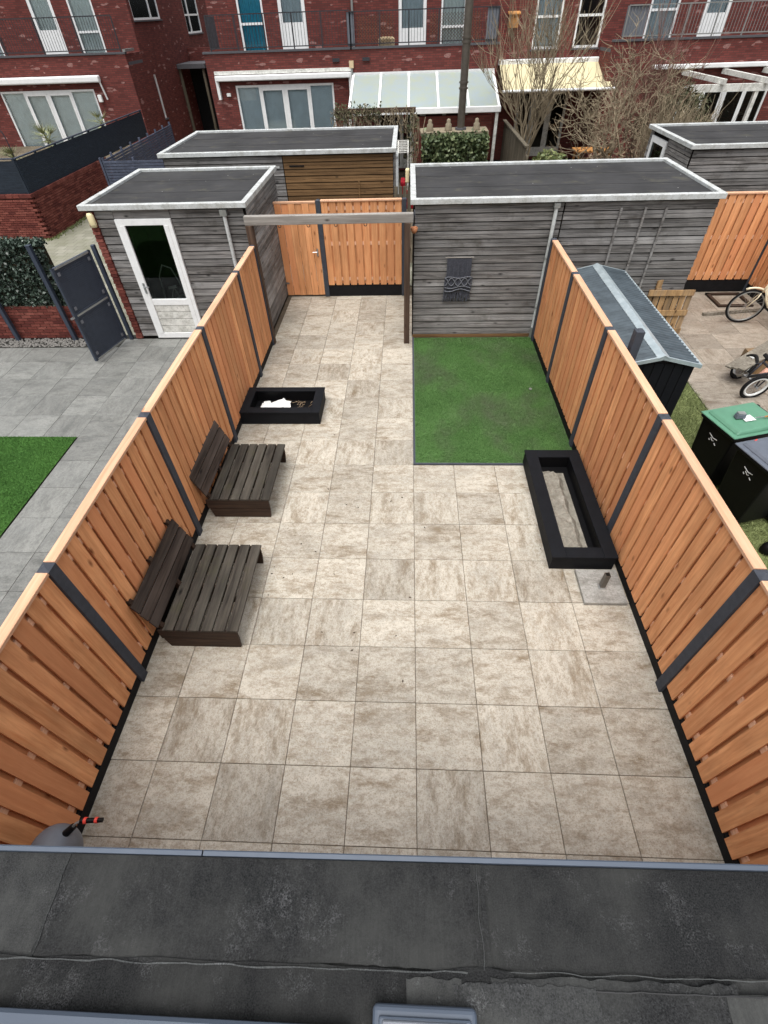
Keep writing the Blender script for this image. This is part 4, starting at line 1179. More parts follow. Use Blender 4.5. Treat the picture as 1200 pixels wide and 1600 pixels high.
# ------------------------------------------------------------------ wheelie bins
def glyph(t, mat, pts, r=.006):
    for p_ in pts: MB().tube(p_, r, 5).build('emblem', mat, t, world=False)
def wheelie(label, loc, rz, lidmat, detail):
    t = thing('wheelie_bin', label, 'bin', loc, rz, 'wheelie bins on the grass')
    # local: left (-x) face looks at our fence, hinge side is +x
    W, D, H = .36, .285, .97
    def ring(k, z): return [(-W * k, -D * k, z), (W * k, -D * k, z), (W * k, D * k, z), (-W * k, D * k, z)]
    MB().hexa(ring(.78, .04) + ring(.98, H)).build('body', 'black_plastic', t, world=False, bevel=.02, seg=2)
    MB().hexa(ring(1.03, H - .05) + ring(1.05, H - .012)).build('rim', 'black_plastic', t, world=False, bevel=.008)
    MB().hexa(ring(1.07, H) + ring(1.09, H + .02)).build('lid_edge', lidmat, t, world=False, bevel=.008)
    MB().hexa([(-W * .92, -D * .95, H + .02), (W * .98, -D * .95, H + .02), (W * .98, D * .95, H + .02), (-W * .92, D * .95, H + .02),
               (-W * .80, -D * .86, H + .06), (W * .9, -D * .86, H + .075), (W * .9, D * .86, H + .075), (-W * .80, D * .86, H + .06)]).build('lid', lidmat, t, world=False, bevel=.015, seg=2)
    MB().tube([(W + .06, -D * .8, H + .0), (W + .06, D * .8, H + .0)], .014, 8).build('handle', 'black_plastic', t, world=False)
    for s in (-1, 1):
        MB().cyl((W * .7, s * .24, .1), (W * .7, s * .29, .1), .1, n=18).build('wheel', 'rubber', t, world=False)
        MB().box(W * .9, W + .07, s * D * .8 - .02, s * D * .8 + .02, H - .03, H + .02).build('hinge', 'black_plastic', t, world=False)
    # pale moulded emblem on the face towards our fence
    fx = lambda z: -W * (.78 + .2 * (z - .04) / (H - .04)) - .004
    def e(*yz): return [(fx(z), y, z) for y, z in yz]
    glyph(t, 'roof_trim', [e((.07, .80), (.0, .77), (-.07, .78)), e((.03, .76), (-.01, .73), (-.03, .74)), e((.05, .73), (.03, .71)), e((-.05, .72), (-.08, .70))], .006)
    return t
B1 = wheelie('black wheelie bin with a green lid carrying a brush', (4.22, -.24, 0), .27, 'green_lid', True)
B2 = wheelie('black wheelie bin with a dark grey lid, nearest the camera', (4.35, -.91, 0), .27, 'grey_lid', False)
gb_ = thing('sanding_block', 'grey block lying on the green bin lid', 'block', (4.12, -.27, 1.045))
MB().hexa([(-.06, -.04, 0), (.06, -.04, 0), (.06, .04, 0), (-.06, .04, 0), (-.05, -.035, .06), (.05, -.035, .07), (.05, .035, .07), (-.05, .035, .06)]).build('block_body', 'grey_lid', gb_, world=False, bevel=.01, seg=2)
MB().box(-.045, .045, -.03, .03, .066, .074).build('pad', 'metal_grey', gb_, world=False)
br = thing('dish_brush', 'thin brush with a wooden handle on the green bin lid', 'brush', (4.3, -.3, 1.06))
MB().tube([(-.02, -.02, .02), (.1, .0, .02)], .006, 6).build('shaft', 'steel', br, world=False)
MB().tube([(.1, .0, .02), (.17, .012, .02), (.22, .02, .02)], [.008, .014, .008], 8).build('handle', 'table_wood', br, world=False)
tag(MB().add([(4.16, -.36, 1.047), (4.30, -.33, 1.052), (4.27, -.22, 1.052), (4.14, -.26, 1.047)], [(0, 1, 2, 3)]).add([(4.16, -.36, 1.049), (4.30, -.33, 1.054), (4.27, -.22, 1.054), (4.14, -.26, 1.049)], [(0, 1, 2, 3)]).build('paper_sticker', 'white_plastic'), 'white paper sticker on the green bin lid', 'sticker')
rg = thing('red_rag', 'small red rag tucked at the corner of the grey bin lid', 'rag', (4.15, -.73, .99))
MB().grid(lambda u, v: (-.04 + u * .08 + .01 * math.sin(v * 7), -.03 + v * .06, .02 + .03 * math.sin(u * 6) * v), 8, 6).build('cloth', 'red_plastic', rg, world=False)
tag(MB().lathe([(0, 0), (.09, .0), (.11, .05), (.10, .12), (.06, .16), (0, .17)], (4.35, -1.62, -.01), 14, 1, .8).build('rubbish_sack', 'black_plastic', smooth=True), 'small dark sack on the grass beside the nearest bin', 'sack')

# ------------------------------------------------------------------ pallet, boards
pl = thing('wooden_pallet', 'rough light brown pallet leaning upright against the long shed', 'pallet', (4.9, 3.86, 0))
for k in range(7):
    x = 4.53 + k * .123
    o = inst('pallet_board', boxmesh('pallet_board', rnd.uniform(.09, .12), .02, rnd.uniform(.90, .97), 'pallet_wood'), pl, (x, 3.93, .0), (R(-5), 0, rnd.uniform(-.02, .02)))
for z in (.12, .47, .84):
    MB().hexa([(4.47, 3.885 + z * .085, z), (5.32, 3.885 + z * .085, z), (5.32, 3.905 + z * .085, z), (4.47, 3.905 + z * .085, z), (4.47, 3.885 + (z + .1) * .085, z + .1), (5.32, 3.885 + (z + .1) * .085, z + .1), (5.32, 3.905 + (z + .1) * .085, z + .1), (4.47, 3.905 + (z + .1) * .085, z + .1)]).build('cross_board', 'pallet_wood', pl)
tag(MB().hexa([(4.62, 4.03, 0), (4.72, 4.03, 0), (4.72, 4.055, 0), (4.62, 4.055, 0), (4.60, 4.05, 1.08), (4.70, 4.05, 1.1), (4.70, 4.07, 1.1), (4.60, 4.07, 1.08)]).build('timber_offcut', 'pallet_wood'), 'short timber offcut standing up behind the pallet', 'plank')
gpk = thing('timber_planks', 'bundle of grey weathered planks propped above the child bicycle', 'planks', (6.2, 3.0, .3))
for k in range(3):
    MB().bar((5.5 + k * .05, 2.32 + k * -.09, .27 + k * .03), (7.1 + k * .05, 3.45 + k * -.12, .40 + k * .05), .11, .025).build('plank', 'grey_plank', gpk)
MB().box(6.1, 6.5, 2.55, 3.0, 0, .27).build('block_under', 'pallet_wood', gpk)
bm2 = thing('timber_beam', 'loose wooden beam lying on the slabs under the cream bicycle wheel', 'beam', (7.0, 4.9, 0))
MB().bar((6.25, 4.95, .03), (7.5, 5.15, .05), .07, .06).build('beam_body', 'grey_plank', bm2)
rk = thing('bicycle_rack', 'rusty steel angle lying on the slabs below the cream bicycle', 'rack', (6.9, 5.6, 0))
MB().box(6.75, 7.5, 5.35, 5.42, 0, .04).box(6.75, 6.82, 5.42, 6.05, 0, .04).box(7.43, 7.5, 5.42, 6.05, 0, .04).box(6.75, 7.5, 5.98, 6.05, 0, .04).build('rack_frame', 'bench_side', rk)

# ------------------------------------------------------------------ bicycles
def bicycle(name, label, loc, rot, r, wb, frame_mat, rim_mat, steer=0.0, saddle='rubber', step=False, tyre=.02, fender=None):
    """stands along local +x with the front wheel at x = 0, up = z"""
    t = thing(name, label, 'bicycle', loc)
    t.rotation_euler = rot
    def wheel(cx_, ang):
        ax_ = (math.sin(ang), math.cos(ang), 0)
        w = MB().torus((cx_, 0, r), ax_, r - tyre, tyre, 30, 8).build('wheel', 'rubber', t, world=False, smooth=True)
        MB().torus((cx_, 0, r), ax_, r - 2.5 * tyre, tyre * .75, 30, 6).build('rim', rim_mat, w, world=False, smooth=True)
        sp_ = MB(); a_ = Vector(ax_).normalized(); e1 = Vector((math.cos(ang), -math.sin(ang), 0)); e2 = Vector((0, 0, 1))
        for k in range(18):
            q_ = 2 * math.pi * k / 18
            sp_.cyl(Vector((cx_, 0, r)) + a_ * (.03 if k % 2 else -.03), Vector((cx_, 0, r)) + (e1 * math.cos(q_) + e2 * math.sin(q_)) * (r - 2.5 * tyre), .0022, n=4)
        sp_.cyl(Vector((cx_, 0, r)) - a_ * .05, Vector((cx_, 0, r)) + a_ * .05, .018, n=10)
        sp_.build('spokes', 'steel', w, world=False)
        return w
    wheel(0, steer); wheel(wb, 0)
    if fender:
        MB().tube([(math.cos(q_) * (r + .03) * math.cos(steer), -math.cos(q_) * (r + .03) * math.sin(steer), r + math.sin(q_) * (r + .03)) for q_ in np.linspace(.3, 2.0, 10)], .02, 6).build('fender', fender, t, world=False, smooth=True)
        MB().tube([(wb + math.cos(q_) * (r + .03), 0, r + math.sin(q_) * (r + .03)) for q_ in np.linspace(-.2, 2.2, 12)], .02, 6).build('fender', fender, t, world=False, smooth=True)
    hx, hz = .17 * wb, r * 2 + .12 * wb
    bb = (wb * .56, 0, r * .85)
    st_ = (wb * .68, 0, r * 2 + .1 * wb)
    f = MB()
    f.tube([(hx, 0, hz), (hx - .03 * wb, 0, hz - .16 * wb)], .02, 8)
    if step:
        f.tube([(hx - .01, 0, hz - .03), (wb * .25, 0, r * 1.5), (wb * .36, 0, r * 1.05), bb], .021, 8)
        f.tube([(hx - .02, 0, hz - .1), (wb * .3, 0, r * 1.3), (wb * .42, 0, r * 1.0), (wb * .6, 0, r * 1.15)], .016, 8)
    else:
        f.tube([(hx - .01, 0, hz - .03), (wb * .64, 0, st_[2] - .08 * wb)], .018, 8)
        f.tube([(hx - .02, 0, hz - .12 * wb), bb], .022, 8)
    f.tube([bb, st_], .018, 8)
    for s in (-.05, .05):
        f.tube([bb, (wb, s, r)], .011, 6); f.tube([(wb * .64, 0, st_[2] - .1 * wb), (wb, s, r)], .010, 6)
    f.build('frame', frame_mat, t, world=False, smooth=True)
    fk = MB()
    for s in (-.045, .045):
        fk.tube([(hx - .04 * wb, 0, hz - .18 * wb), (hx - .07 * wb, s, hz - .25 * wb), (0, s * math.cos(steer), r)], .012, 6)
    fk.build('fork', frame_mat, t, world=False, smooth=True)
    cs, sn = math.cos(steer), math.sin(steer)
    hb = MB().tube([(hx, 0, hz), (hx + .02, 0, hz + .08 * wb)], .014, 8)
    pts_ = [(.14, -.27), (.02, -.22), (-.02, -.06), (-.02, .06), (.02, .22), (.14, .27)]
    hb.tube([(hx + .02 + (x * cs + y * sn) * (wb), (-x * sn + y * cs) * wb, hz + .08 * wb) for x, y in pts_], .012, 8)
    hb.build('handlebar', 'steel', t, world=False, smooth=True)
    for y in (-.27, .27):
        MB().tube([(hx + .02 + (.04 * cs + y * sn) * wb, (-.04 * sn + y * cs * .9) * wb, hz + .08 * wb), (hx + .02 + (.15 * cs + y * sn) * wb, (-.15 * sn + y * cs) * wb, hz + .08 * wb)], .017, 8).build('grip', 'rubber', t, world=False)
    MB().hexa([(st_[0] - .13 * wb, -.02, st_[2]), (st_[0] + .12 * wb, -.07, st_[2]), (st_[0] + .12 * wb, .07, st_[2]), (st_[0] - .13 * wb, .02, st_[2]), (st_[0] - .12 * wb, -.015, st_[2] + .04), (st_[0] + .12 * wb, -.06, st_[2] + .06), (st_[0] + .12 * wb, .06, st_[2] + .06), (st_[0] - .12 * wb, .015, st_[2] + .04)]).build('saddle', saddle, t, world=False, bevel=.015, seg=2)
    cr_ = MB().cyl((bb[0], -.06, bb[2]), (bb[0], .06, bb[2]), .02, n=10).cyl((bb[0], .05, bb[2]), (bb[0], .056, bb[2]), .085 * wb, n=20)
    cr_.bar((bb[0], .07, bb[2]), (bb[0] + .1, .07, bb[2] - .12), .012, .02).bar((bb[0], -.07, bb[2]), (bb[0] - .1, -.07, bb[2] + .12), .012, .02)
    cr_.build('crank', 'steel', t, world=False)
    for x, y, z in ((.1, .11, -.12), (-.1, -.11, .12)):
        MB().box(bb[0] + x - .04, bb[0] + x + .04, y - .04, y + .04, bb[2] + z - .012, bb[2] + z + .012).build('pedal', 'rubber', t, world=False)
    return t
bicycle('bicycle', 'cream step-through bicycle propped by the board fence', (6.82, 4.62, 0), (R(6), 0, R(-14)), .355, 1.1, 'cream_paint', 'metal_grey', steer=R(-6), step=True, fender='cream_paint')
bicycle('child_bicycle', 'small dark child bicycle with white-rimmed wheels lying on the slabs', (5.62, 1.80, .0), (R(30), 0, R(80)), .245, .68, 'rail_metal', 'white_plastic', steer=R(72), tyre=.028)
doll = thing('toy_doll', 'pale toy limb lying beside the child bicycle handlebar', 'toy', (6.1, 2.15, .25))
MB().tube([(-.16, -.05, .0), (-.05, .0, .05), (.06, .03, .04), (.18, .05, .06)], [.035, .05, .045, .06], 10).build('toy_body', 'skin_toy', doll, world=False, smooth=True)

# ------------------------------------------------------------------ houses across the alley
def facade(name, parent, a0, a1, z0, z1, fixed, holes, mat, facing=0, th=.12):
    """wall slab with real openings; facing 0 looks to -y (a = x), facing 1 looks to +x (a = y)"""
    A = sorted(set([a0, a1] + [h[0] for h in holes] + [h[1] for h in holes]))
    Z = sorted(set([z0, z1] + [h[2] for h in holes] + [h[3] for h in holes]))
    b = MB()
    def P(a, d, z): return (a, fixed + d, z) if facing == 0 else (fixed - d, a, z)
    def inside(a, z): return any(h[0] < a < h[1] and h[2] < z < h[3] for h in holes)
    for i in range(len(A) - 1):
        for j in range(len(Z) - 1):
            if inside((A[i] + A[i + 1]) / 2, (Z[j] + Z[j + 1]) / 2): continue
            for d in (0, th):
                b.add([P(A[i], d, Z[j]), P(A[i + 1], d, Z[j]), P(A[i + 1], d, Z[j + 1]), P(A[i], d, Z[j + 1])], [(0, 1, 2, 3)])
    for (h0, h1, g0, g1) in list(holes) + [(a0, a1, z0, z1)]:
        for (p0, p1) in (((h0, g0), (h1, g0)), ((h1, g0), (h1, g1)), ((h1, g1), (h0, g1)), ((h0, g1), (h0, g0))):
            b.add([P(p0[0], 0, p0[1]), P(p1[0], 0, p1[1]), P(p1[0], th, p1[1]), P(p0[0], th, p0[1])], [(0, 1, 2, 3)])
    return b.build(name, mat, parent)

def window(parent, a0, a1, z0, z1, fixed, facing=0, splits=(), rails=(), panel=None, curtain='curtain_white', frame='white_frame', fw=.07, glass='glass', name='window', sill=True, leaves_=(), folds=7):
    """frame with mullions (splits) and rails as fractions; panes and curtains are sub-parts"""
    W, H = a1 - a0, z1 - z0
    o = rootof(parent).location
    ob_loc = (a0, fixed, z0) if facing == 0 else (fixed, a0, z0)
    rz = 0 if facing == 0 else math.pi / 2
    b = MB(); y0, y1 = .015, .085
    b.box(0, fw, y0, y1, 0, H).box(W - fw, W, y0, y1, 0, H).box(fw, W - fw, y0, y1, H - fw, H).box(fw, W - fw, y0, y1, 0, fw)
    cuts = [0] + [s * W for s in splits] + [W]
    for s in splits: b.box(s * W - fw * .55, s * W + fw * .55, y0 - .004, y1, fw, H - fw)
    for i in leaves_:
        xa, xb = cuts[i] + fw * .5, cuts[i + 1] - fw * .5
        lf = .075
        b.box(xa, xa + lf, y0 - .016, y0 - .005, fw, H - fw).box(xb - lf, xb, y0 - .016, y0 - .005, fw, H - fw).box(xa + lf, xb - lf, y0 - .016, y0 - .005, H - fw - .1, H - fw).box(xa + lf, xb - lf, y0 - .016, y0 - .005, fw, fw + .25)
    for r_ in rails: b.box(fw, W - fw, y0 - .003, y1, r_ * H - fw * .5, r_ * H + fw * .5)
    w = b.build(name, frame, parent, world=False)
    w.location = Vector(ob_loc) - o; w.rotation_euler = (0, 0, rz)
    base = fw
    if panel:
        MB().box(fw, W - fw, .03, .07, fw, panel * H).build('door_panel', frame, w, world=False); base = panel * H
    MB().box(fw * .5, W - fw * .5, .045, .052, base, H - fw * .5).build('pane', glass, w, world=False)
    if curtain:
        n = folds * 8
        MB().grid(lambda u, v: (fw * .6 + u * (W - fw * 1.2), .14 + .022 * math.sin(u * folds * 2 * math.pi * W) + .008 * math.sin(u * 41), .03 + v * (H - .06)), max(24, n), 1).build('curtain', curtain, w, world=False, smooth=True)
    if sill: MB().box(-.05, W + .05, -.06, .02, -.05, -.004).build('sill', 'coping', w, world=False)
    return w

def railing(parent, a0, a1, fixed, z0, z1, mat='rail_metal', step=.11, returns=None, posts=5):
    b = MB().box(a0, a1, fixed - .02, fixed + .02, z1 - .03, z1)
    r_ = b.build('hand_rail', mat, parent)
    MB().box(a0, a1, fixed - .015, fixed + .015, z0 + .06, z0 + .09).build('lower_rail', mat, parent)
    bars = MB(); n = int((a1 - a0) / step)
    for k in range(n + 1):
        x = a0 + (a1 - a0) * k / n
        bars.box(x - .006, x + .006, fixed - .006, fixed + .006, z0 + .09, z1 - .03)
    bars.build('bars', mat, parent)['kind'] = 'stuff'
    for k in range(posts + 1):
        x = a0 + (a1 - a0) * k / posts
        MB().box(x - .02, x + .02, fixed - .021, fixed + .019, z0, z1 - .03).build('post', mat, parent)

def shell(parent, x0, x1, y0, y1, zt):
    """other walls, floors and roof of a house behind its facade"""
    MB().box(x0, x1, y1 - .2, y1, 0, zt).build('rear_wall', 'house_brick', parent)
    MB().box(x0 + .001, x0 + .15, y0 + .121, y1 - .2, 0, zt).build('side_wall', 'house_brick', parent)
    MB().box(x1 - .15, x1 - .001, y0 + .121, y1 - .2, 0, zt).build('side_wall', 'house_brick', parent)
    MB().box(x0, x1, y0 + .0, y1, zt, zt + .2).build('roof', 'roof_membrane', parent)
    MB().box(x0 + .16, x1 - .16, y0 + .13, y1 - .21, -.02, .04).box(x0 + .16, x1 - .16, y0 + .13, y1 - .21, 2.85, 3.1).build('floors', 'wall_inside', parent)

YF, YU, ZP, ZT = 19.0, 20.6, 3.74, 6.2
def ext(parent, x0, x1, yf, yu, holes, zp=ZP, side=None):
    """projecting ground floor with a balcony on top"""
    f = facade('front_wall', parent, x0, x1, 0, zp, yf, holes, 'house_brick')
    MB().box(x0, x1, yf + .121, yu, 3.42, 3.52).build('balcony_floor', 'coping', parent)
    MB().box(x0 + .001, x0 + .12, yf + .121, yu, 0, 3.42).box(x0 + .001, x0 + .12, yf + .121, yu, 3.52, zp).build('side_wall', 'house_brick', parent)
    MB().box(x1 - .12, x1 - .001, yf + .121, yu, 0, 3.42).box(x1 - .12, x1 - .001, yf + .121, yu, 3.52, zp).build('side_wall', 'house_brick', parent)
    MB().box(x0 - .03, x1 + .03, yf - .03, yf + .16, zp + .002, zp + .06).build('coping', 'coping', parent)

# ---- middle pair, left half
hA = thing('brick_house', 'red brick house with teal curtain door above a folded white awning', 'house', (-5, 22, 0))
xA0, xA1 = -7.78, -2.25
dA = (-6.81, -3.0, .08, 2.84)
ext(hA, xA0, xA1, YF, YU, [dA])
upA = [(-6.63, -5.65, 3.55, 5.75), (-5.07, -4.05, 3.55, 5.75)]
facade('upper_wall', hA, xA0, xA1, 0, ZT, YU, [(-6.6, -3.2, .1, 2.7)] + upA, 'house_brick')
shell(hA, xA0, xA1, YU, 29, ZT)
window(hA, *dA, YF, splits=(.245, .5, .755), curtain='curtain_grey', leaves_=(1, 2), sill=False, name='terrace_doors', folds=5)
window(hA, *upA[0], YU, rails=(.42,), curtain='teal_cloth', sill=False)
window(hA, *upA[1], YU, panel=.42, curtain='curtain_grey', sill=False, name='balcony_door', fw=.13)
railing(hA, xA0 + .3, xA1, YF + .07, ZP + .06, 4.76)
for k, x in enumerate((-2.83,)): MB().box(x - .13, x + .13, YF - .06, YF, 3.42, 3.52).build('vent', 'rail_metal', hA)
sg = MB().box(xA0 + .28, xA0 + .31, YF + .1, YU - .4, ZP + .1, 4.72).build('balcony_screen', 'coping', hA)
aw = thing('folded_awning', 'long white folded awning cassette over the grey-curtained terrace doors', 'awning', (-4.9, YF, 2.5))
MB().box(-7.45, -2.32, YF - .24, YF - .03, 2.98, 3.14).build('cassette', 'white_frame', aw, bevel=.03, seg=2)
MB().box(-7.5, -2.28, YF - .1, YF - .002, 3.16, 3.26).build('cover_board', 'old_white', aw)
for x in (-7.5, -2.38):
    MB().box(x, x + .1, YF - .16, YF - .004, 2.45, 3.13).build('side_bracket', 'white_frame', aw)
tag(MB().box(-7.18, -7.03, YF - .09, YF - .002, 2.53, 2.63).build('wall_lamp', 'white_plastic', bevel=.01), 'small white outdoor lamp left of the grey-curtained terrace doors', 'lamp')

# ---- middle pair, right half
hB = thing('brick_house', 'red brick house behind the sloping white glazed canopy', 'house', (.5, 22, 0))
xB0, xB1 = -2.248, 3.16
dB = (-1.3, 2.2, .08, 2.3)
ext(hB, xB0, xB1, YF, YU, [dB])
upB = [(-.52, .53, 3.55, 5.75), (1.08, 2.02, 3.55, 5.75)]
facade('upper_wall', hB, xB0, xB1, 0, ZT, YU, upB + [(-1.2, 2, .1, 2.3)], 'house_brick')
shell(hB, xB0, xB1, YU, 29, ZT)
window(hB, *dB, YF, splits=(.25, .5, .75), curtain=None, leaves_=(1, 2), sill=False, name='terrace_doors', frame='old_white')
window(hB, *upB[0], YU, panel=.3, curtain='curtain_grey', sill=False, name='balcony_door', fw=.12)
window(hB, *upB[1], YU, rails=(.3,), curtain='curtain_white', sill=False)
railing(hB, xB0, xB1 - .1, YF + .07, ZP + .06, 4.72)
MB().box(-1.84, -1.58, YF - .06, YF, 3.42, 3.52).build('vent', 'rail_metal', hB)
MB().box(xB1 - .5, xB1 - .08, YF + .09, YF + .13, ZP + .07, 4.72).build('balcony_screen', 'grey_paint', hB)
dpp = thing('drainpipe', 'grey drainpipe between the two middle houses', 'drainpipe', (-2.26, 18.9, 0))
MB().cyl((-2.26, YU - .06, 3.6), (-2.26, YU - .06, 6.1), .045, n=8).build('upper_pipe', 'metal_grey', dpp)
MB().cyl((-2.26, YF - .06, .1), (-2.26, YF - .06, 3.4), .05, n=8).build('lower_pipe', 'metal_grey', dpp)
MB().box(-2.34, -2.18, YF - .12, YF - .002, 3.24, 3.44).build('hopper', 'straw', dpp)
pan = MB().box(-2.36, -2.1, YF + .09, YF + .16, ZP + .08, 4.7).build('balcony_divider', 'grey_paint', hB)
# trellis screens on the balcony
for (xa, xb) in ((-2.0, -.65), (.62, 2.45)):
    tr_ = MB()
    n = int((xb - xa + 1.0) / .11)
    for k in range(n):
        u = xa - 1.0 + k * .11
        for s in (1, -1):
            za, zb = (ZP + .1, 4.6) if s == 1 else (4.6, ZP + .1)
            x1_, x2_ = u, u + .9
            t0 = max(0, (xa - x1_) / .9); t1 = min(1, (xb - x1_) / .9)
            if t1 <= t0: continue
            tr_.bar((x1_ + .9 * t0, YF + .17 + .012 * s, za + (zb - za) * t0), (x1_ + .9 * t1, YF + .17 + .012 * s, za + (zb - za) * t1), .02, .008)
    tg = tr_.build('trellis', 'siding_brown')
    tag(tg, 'brown diagonal trellis screen on the balcony, ' + ('left of' if xa < 0 else 'right of') + ' the patterned door', 'trellis', kind=None)
tb = thing('planter_basket', 'straw planter on the balcony floor behind the railing', 'planter', (-.95, 19.5, 3.52))
MB().lathe([(.22, 0), (.3, .2), (.3, .45), (.25, .5), (.22, .45), (0, .45)], (-.95, 19.5, 3.52), 14).build('basket', 'straw', tb)

# ---- canopy
cn = thing('glazed_canopy', 'sloping white canopy with five frosted roof panes over the patio', 'canopy', (.4, 17.5, 0))
cx0, cx1, cyf, cyb, czf, czb = -2.2, 3.02, 16.35, 18.93, 2.3, 3.02
for k in range(5):
    xa = cx0 + (cx1 - cx0) * k / 5 + .05; xb = cx0 + (cx1 - cx0) * (k + 1) / 5 - .05
    MB().hexa([(xa, cyf, czf), (xb, cyf, czf), (xb, cyb, czb), (xa, cyb, czb), (xa, cyf, czf + .016), (xb, cyf, czf + .016), (xb, cyb, czb + .016), (xa, cyb, czb + .016)]).build('roof_pane', 'canopy_sheet', cn)
for k in range(6):
    x = cx0 + (cx1 - cx0) * k / 5
    MB().bar((x, cyf - .05, czf - .02), (x, cyb + .04, czb + .0), .085, .09).build('rafter', 'white_frame', cn)
MB().box(cx0 - .06, cx1 + .06, cyf - .16, cyf - .05, czf - .14, czf + .03).build('gutter', 'white_frame', cn, bevel=.015)
MB().box(cx0 - .05, cx1 + .05, cyb + .04, YF - .002, czb - .05, czb + .08).build('wall_plate', 'white_frame', cn)
for x in (cx0 + .02, cx1 - .05): MB().box(x - .05, x + .05, cyf - .1, cyf, 0, czf - .14).build('post', 'old_white', cn)
# fireplace with flue, hedge in front
fp = thing('outdoor_fireplace', 'red brick garden fireplace wall under the canopy edge', 'fireplace', (1.6, 16.0, 0))
MB().box(.0, 2.85, 16.5, 16.75, 0, 2.05).build('brick_panel', 'near_brick', fp)
MB().box(.35, 2.5, 15.2, 16.0, 0, 1.72).build('mantel_block', 'near_brick', fp)
MB().box(.3, 2.6, 15.1, 16.05, 1.72, 1.8).build('mantel_slab', 'stone_ornament', fp)
fl = thing('flue_pipe', 'tall weathered steel flue pipe rising before the canopy', 'flue', (1.68, 15.55, 1.8))
MB().cyl((1.68, 15.55, 1.8), (1.68, 15.55, 5.4), .125, n=18).build('pipe', 'flue_steel', fl)
for z in (2.85, 3.0, 3.95, 4.05): MB().cyl((1.68, 15.55, z), (1.68, 15.55, z + .05), .15, n=18).build('collar', 'flue_steel', fl)
MB().cyl((1.68, 15.55, 1.801), (1.68, 15.55, 1.86), .19, n=18).build('base_plate', 'coping', fl)
for x, lab in ((.62, 'left end'), (1.25, 'middle'), (2.2, 'right end')):
    o = thing('garden_ornament', 'small pale stone figure at the %s of the fireplace top' % lab, 'ornament', (x, 15.4, 1.8))
    MB().lathe([(.12, 0), (.13, .05), (.10, .12), (.105, .18), (.06, .22), (.07, .27), (.05, .31), (0, .33)], (x, 15.4, 1.8), 12).build('figure', 'stone_ornament', o, smooth=True)
iv = thing('ivy_hedge', 'rounded green ivy hedge in front of the brick fireplace', 'hedge', (1.5, 14.8, 0))
MB().box(.5, 2.4, 14.6, 15.05, 0, 1.5).build('branches', 'soil', iv)
n = 9000
P = np.stack([nrg.uniform(.35, 2.55, n), nrg.normal(14.62, .12, n), nrg.uniform(.2, 1.72, n)], 1)
P2 = np.stack([nrg.uniform(.35, 2.55, 3000), nrg.uniform(14.5, 15.15, 3000), nrg.normal(1.62, .09, 3000)], 1)
leaves('leaves', np.concatenate([P, P2]), .06, 'ivy_leaf', iv)
# climbing frame with creepers
cf = thing('climbing_frame', 'old white timber frame overgrown with creepers beside the canopy', 'frame', (-1.4, 14.6, 0))
for x in (-2.2, .0): MB().box(x - .06, x + .06, 14.54, 14.66, 0, 2.42).build('post', 'old_white', cf)
MB().box(-2.5, .12, 14.52, 14.67, 2.42, 2.54).build('beam', 'old_timber', cf)
n = 1200
xs_ = np.concatenate([nrg.uniform(-2.5, -1.0, 700), nrg.normal(.0, .1, 500)]); zs_ = np.concatenate([2.42 + nrg.normal(0, .12, 700), nrg.uniform(.3, 2.4, 500)])
leaves('creeper_leaves', np.stack([xs_, nrg.normal(14.55, .12, n), zs_], 1), .045, 'conifer_leaf', cf)
cr_ = MB()
for k in range(110):
    x = rnd.uniform(-2.5, .1); z = 2.5; pts_ = [(x, 14.5 + rnd.uniform(-.1, .1), z)]
    for q_ in range(6):
        x += rnd.uniform(-.12, .12); z += rnd.uniform(-.22, .06); pts_.append((x, 14.5 + rnd.uniform(-.12, .12), z))
    cr_.tube(pts_, .009, 4)
for k in range(9):
    x = .08 + rnd.uniform(-.1, .35); pts_ = [(x, 14.5, .2)]
    for q_ in range(7): x += rnd.uniform(-.08, .1); pts_.append((x, 14.45 + rnd.uniform(-.08, .08), .2 + (q_ + 1) * .3))
    cr_.tube(pts_, .012, 4)
cr_.build('creeper_stems', 'twig', cf)['kind'] = 'stuff'
rc = thing('garden_chair', 'dark red armchair in the gap behind the brown shed', 'chair', (-.05, 12.6, 0))
MB().box(-.35, .3, 12.3, 12.9, .25, .48).build('seat', 'red_fabric', rc, bevel=.04, seg=2)
MB().box(-.35, -.2, 12.3, 12.9, .48, 1.0).build('backrest', 'red_fabric', rc, bevel=.04, seg=2)
for y in (12.3, 12.82): MB().box(-.18, .3, y, y + .08, .48, .66).build('armrest', 'red_fabric', rc, bevel=.02)
for x in (-.3, .24):
    for y in (12.36, 12.8): MB().box(x, x + .05, y, y + .05, 0, .25).build('leg', 'old_timber', rc)
lr = thing('slatted_shelf', 'white slatted rack hanging below the creeper beam', 'rack', (-.5, 13.4, 1.3))
for k in range(8): MB().box(-.75, -.1, 13.1 + k * .085, 13.13 + k * .085, 1.60 + k * .03, 1.62 + k * .03).build('slat', 'old_white', lr)
for x in (-.75, -.43, -.12): MB().bar((x, 13.08, 1.585), (x, 13.75, 1.82), .03, .02).build('rail', 'old_white', lr)
for x in (-.74, -.12): MB().box(x - .02, x + .02, 13.7, 13.74, 0, 1.8).build('leg', 'old_white', lr)
gfn = thing('picket_gate', 'weathered grey plank gate in the gap between the sheds', 'gate', (-.25, 8.1, 0))
for k in range(4): inst('picket', boxmesh('picket', .085, .02, 1.75, 'fence_grey'), gfn, (-.40 + k * .105, 8.1, .05))
MB().box(-.46, -.02, 8.112, 8.14, 1.55, 1.63).box(-.46, -.02, 8.112, 8.14, .35, .43).build('rail', 'fence_grey', gfn)

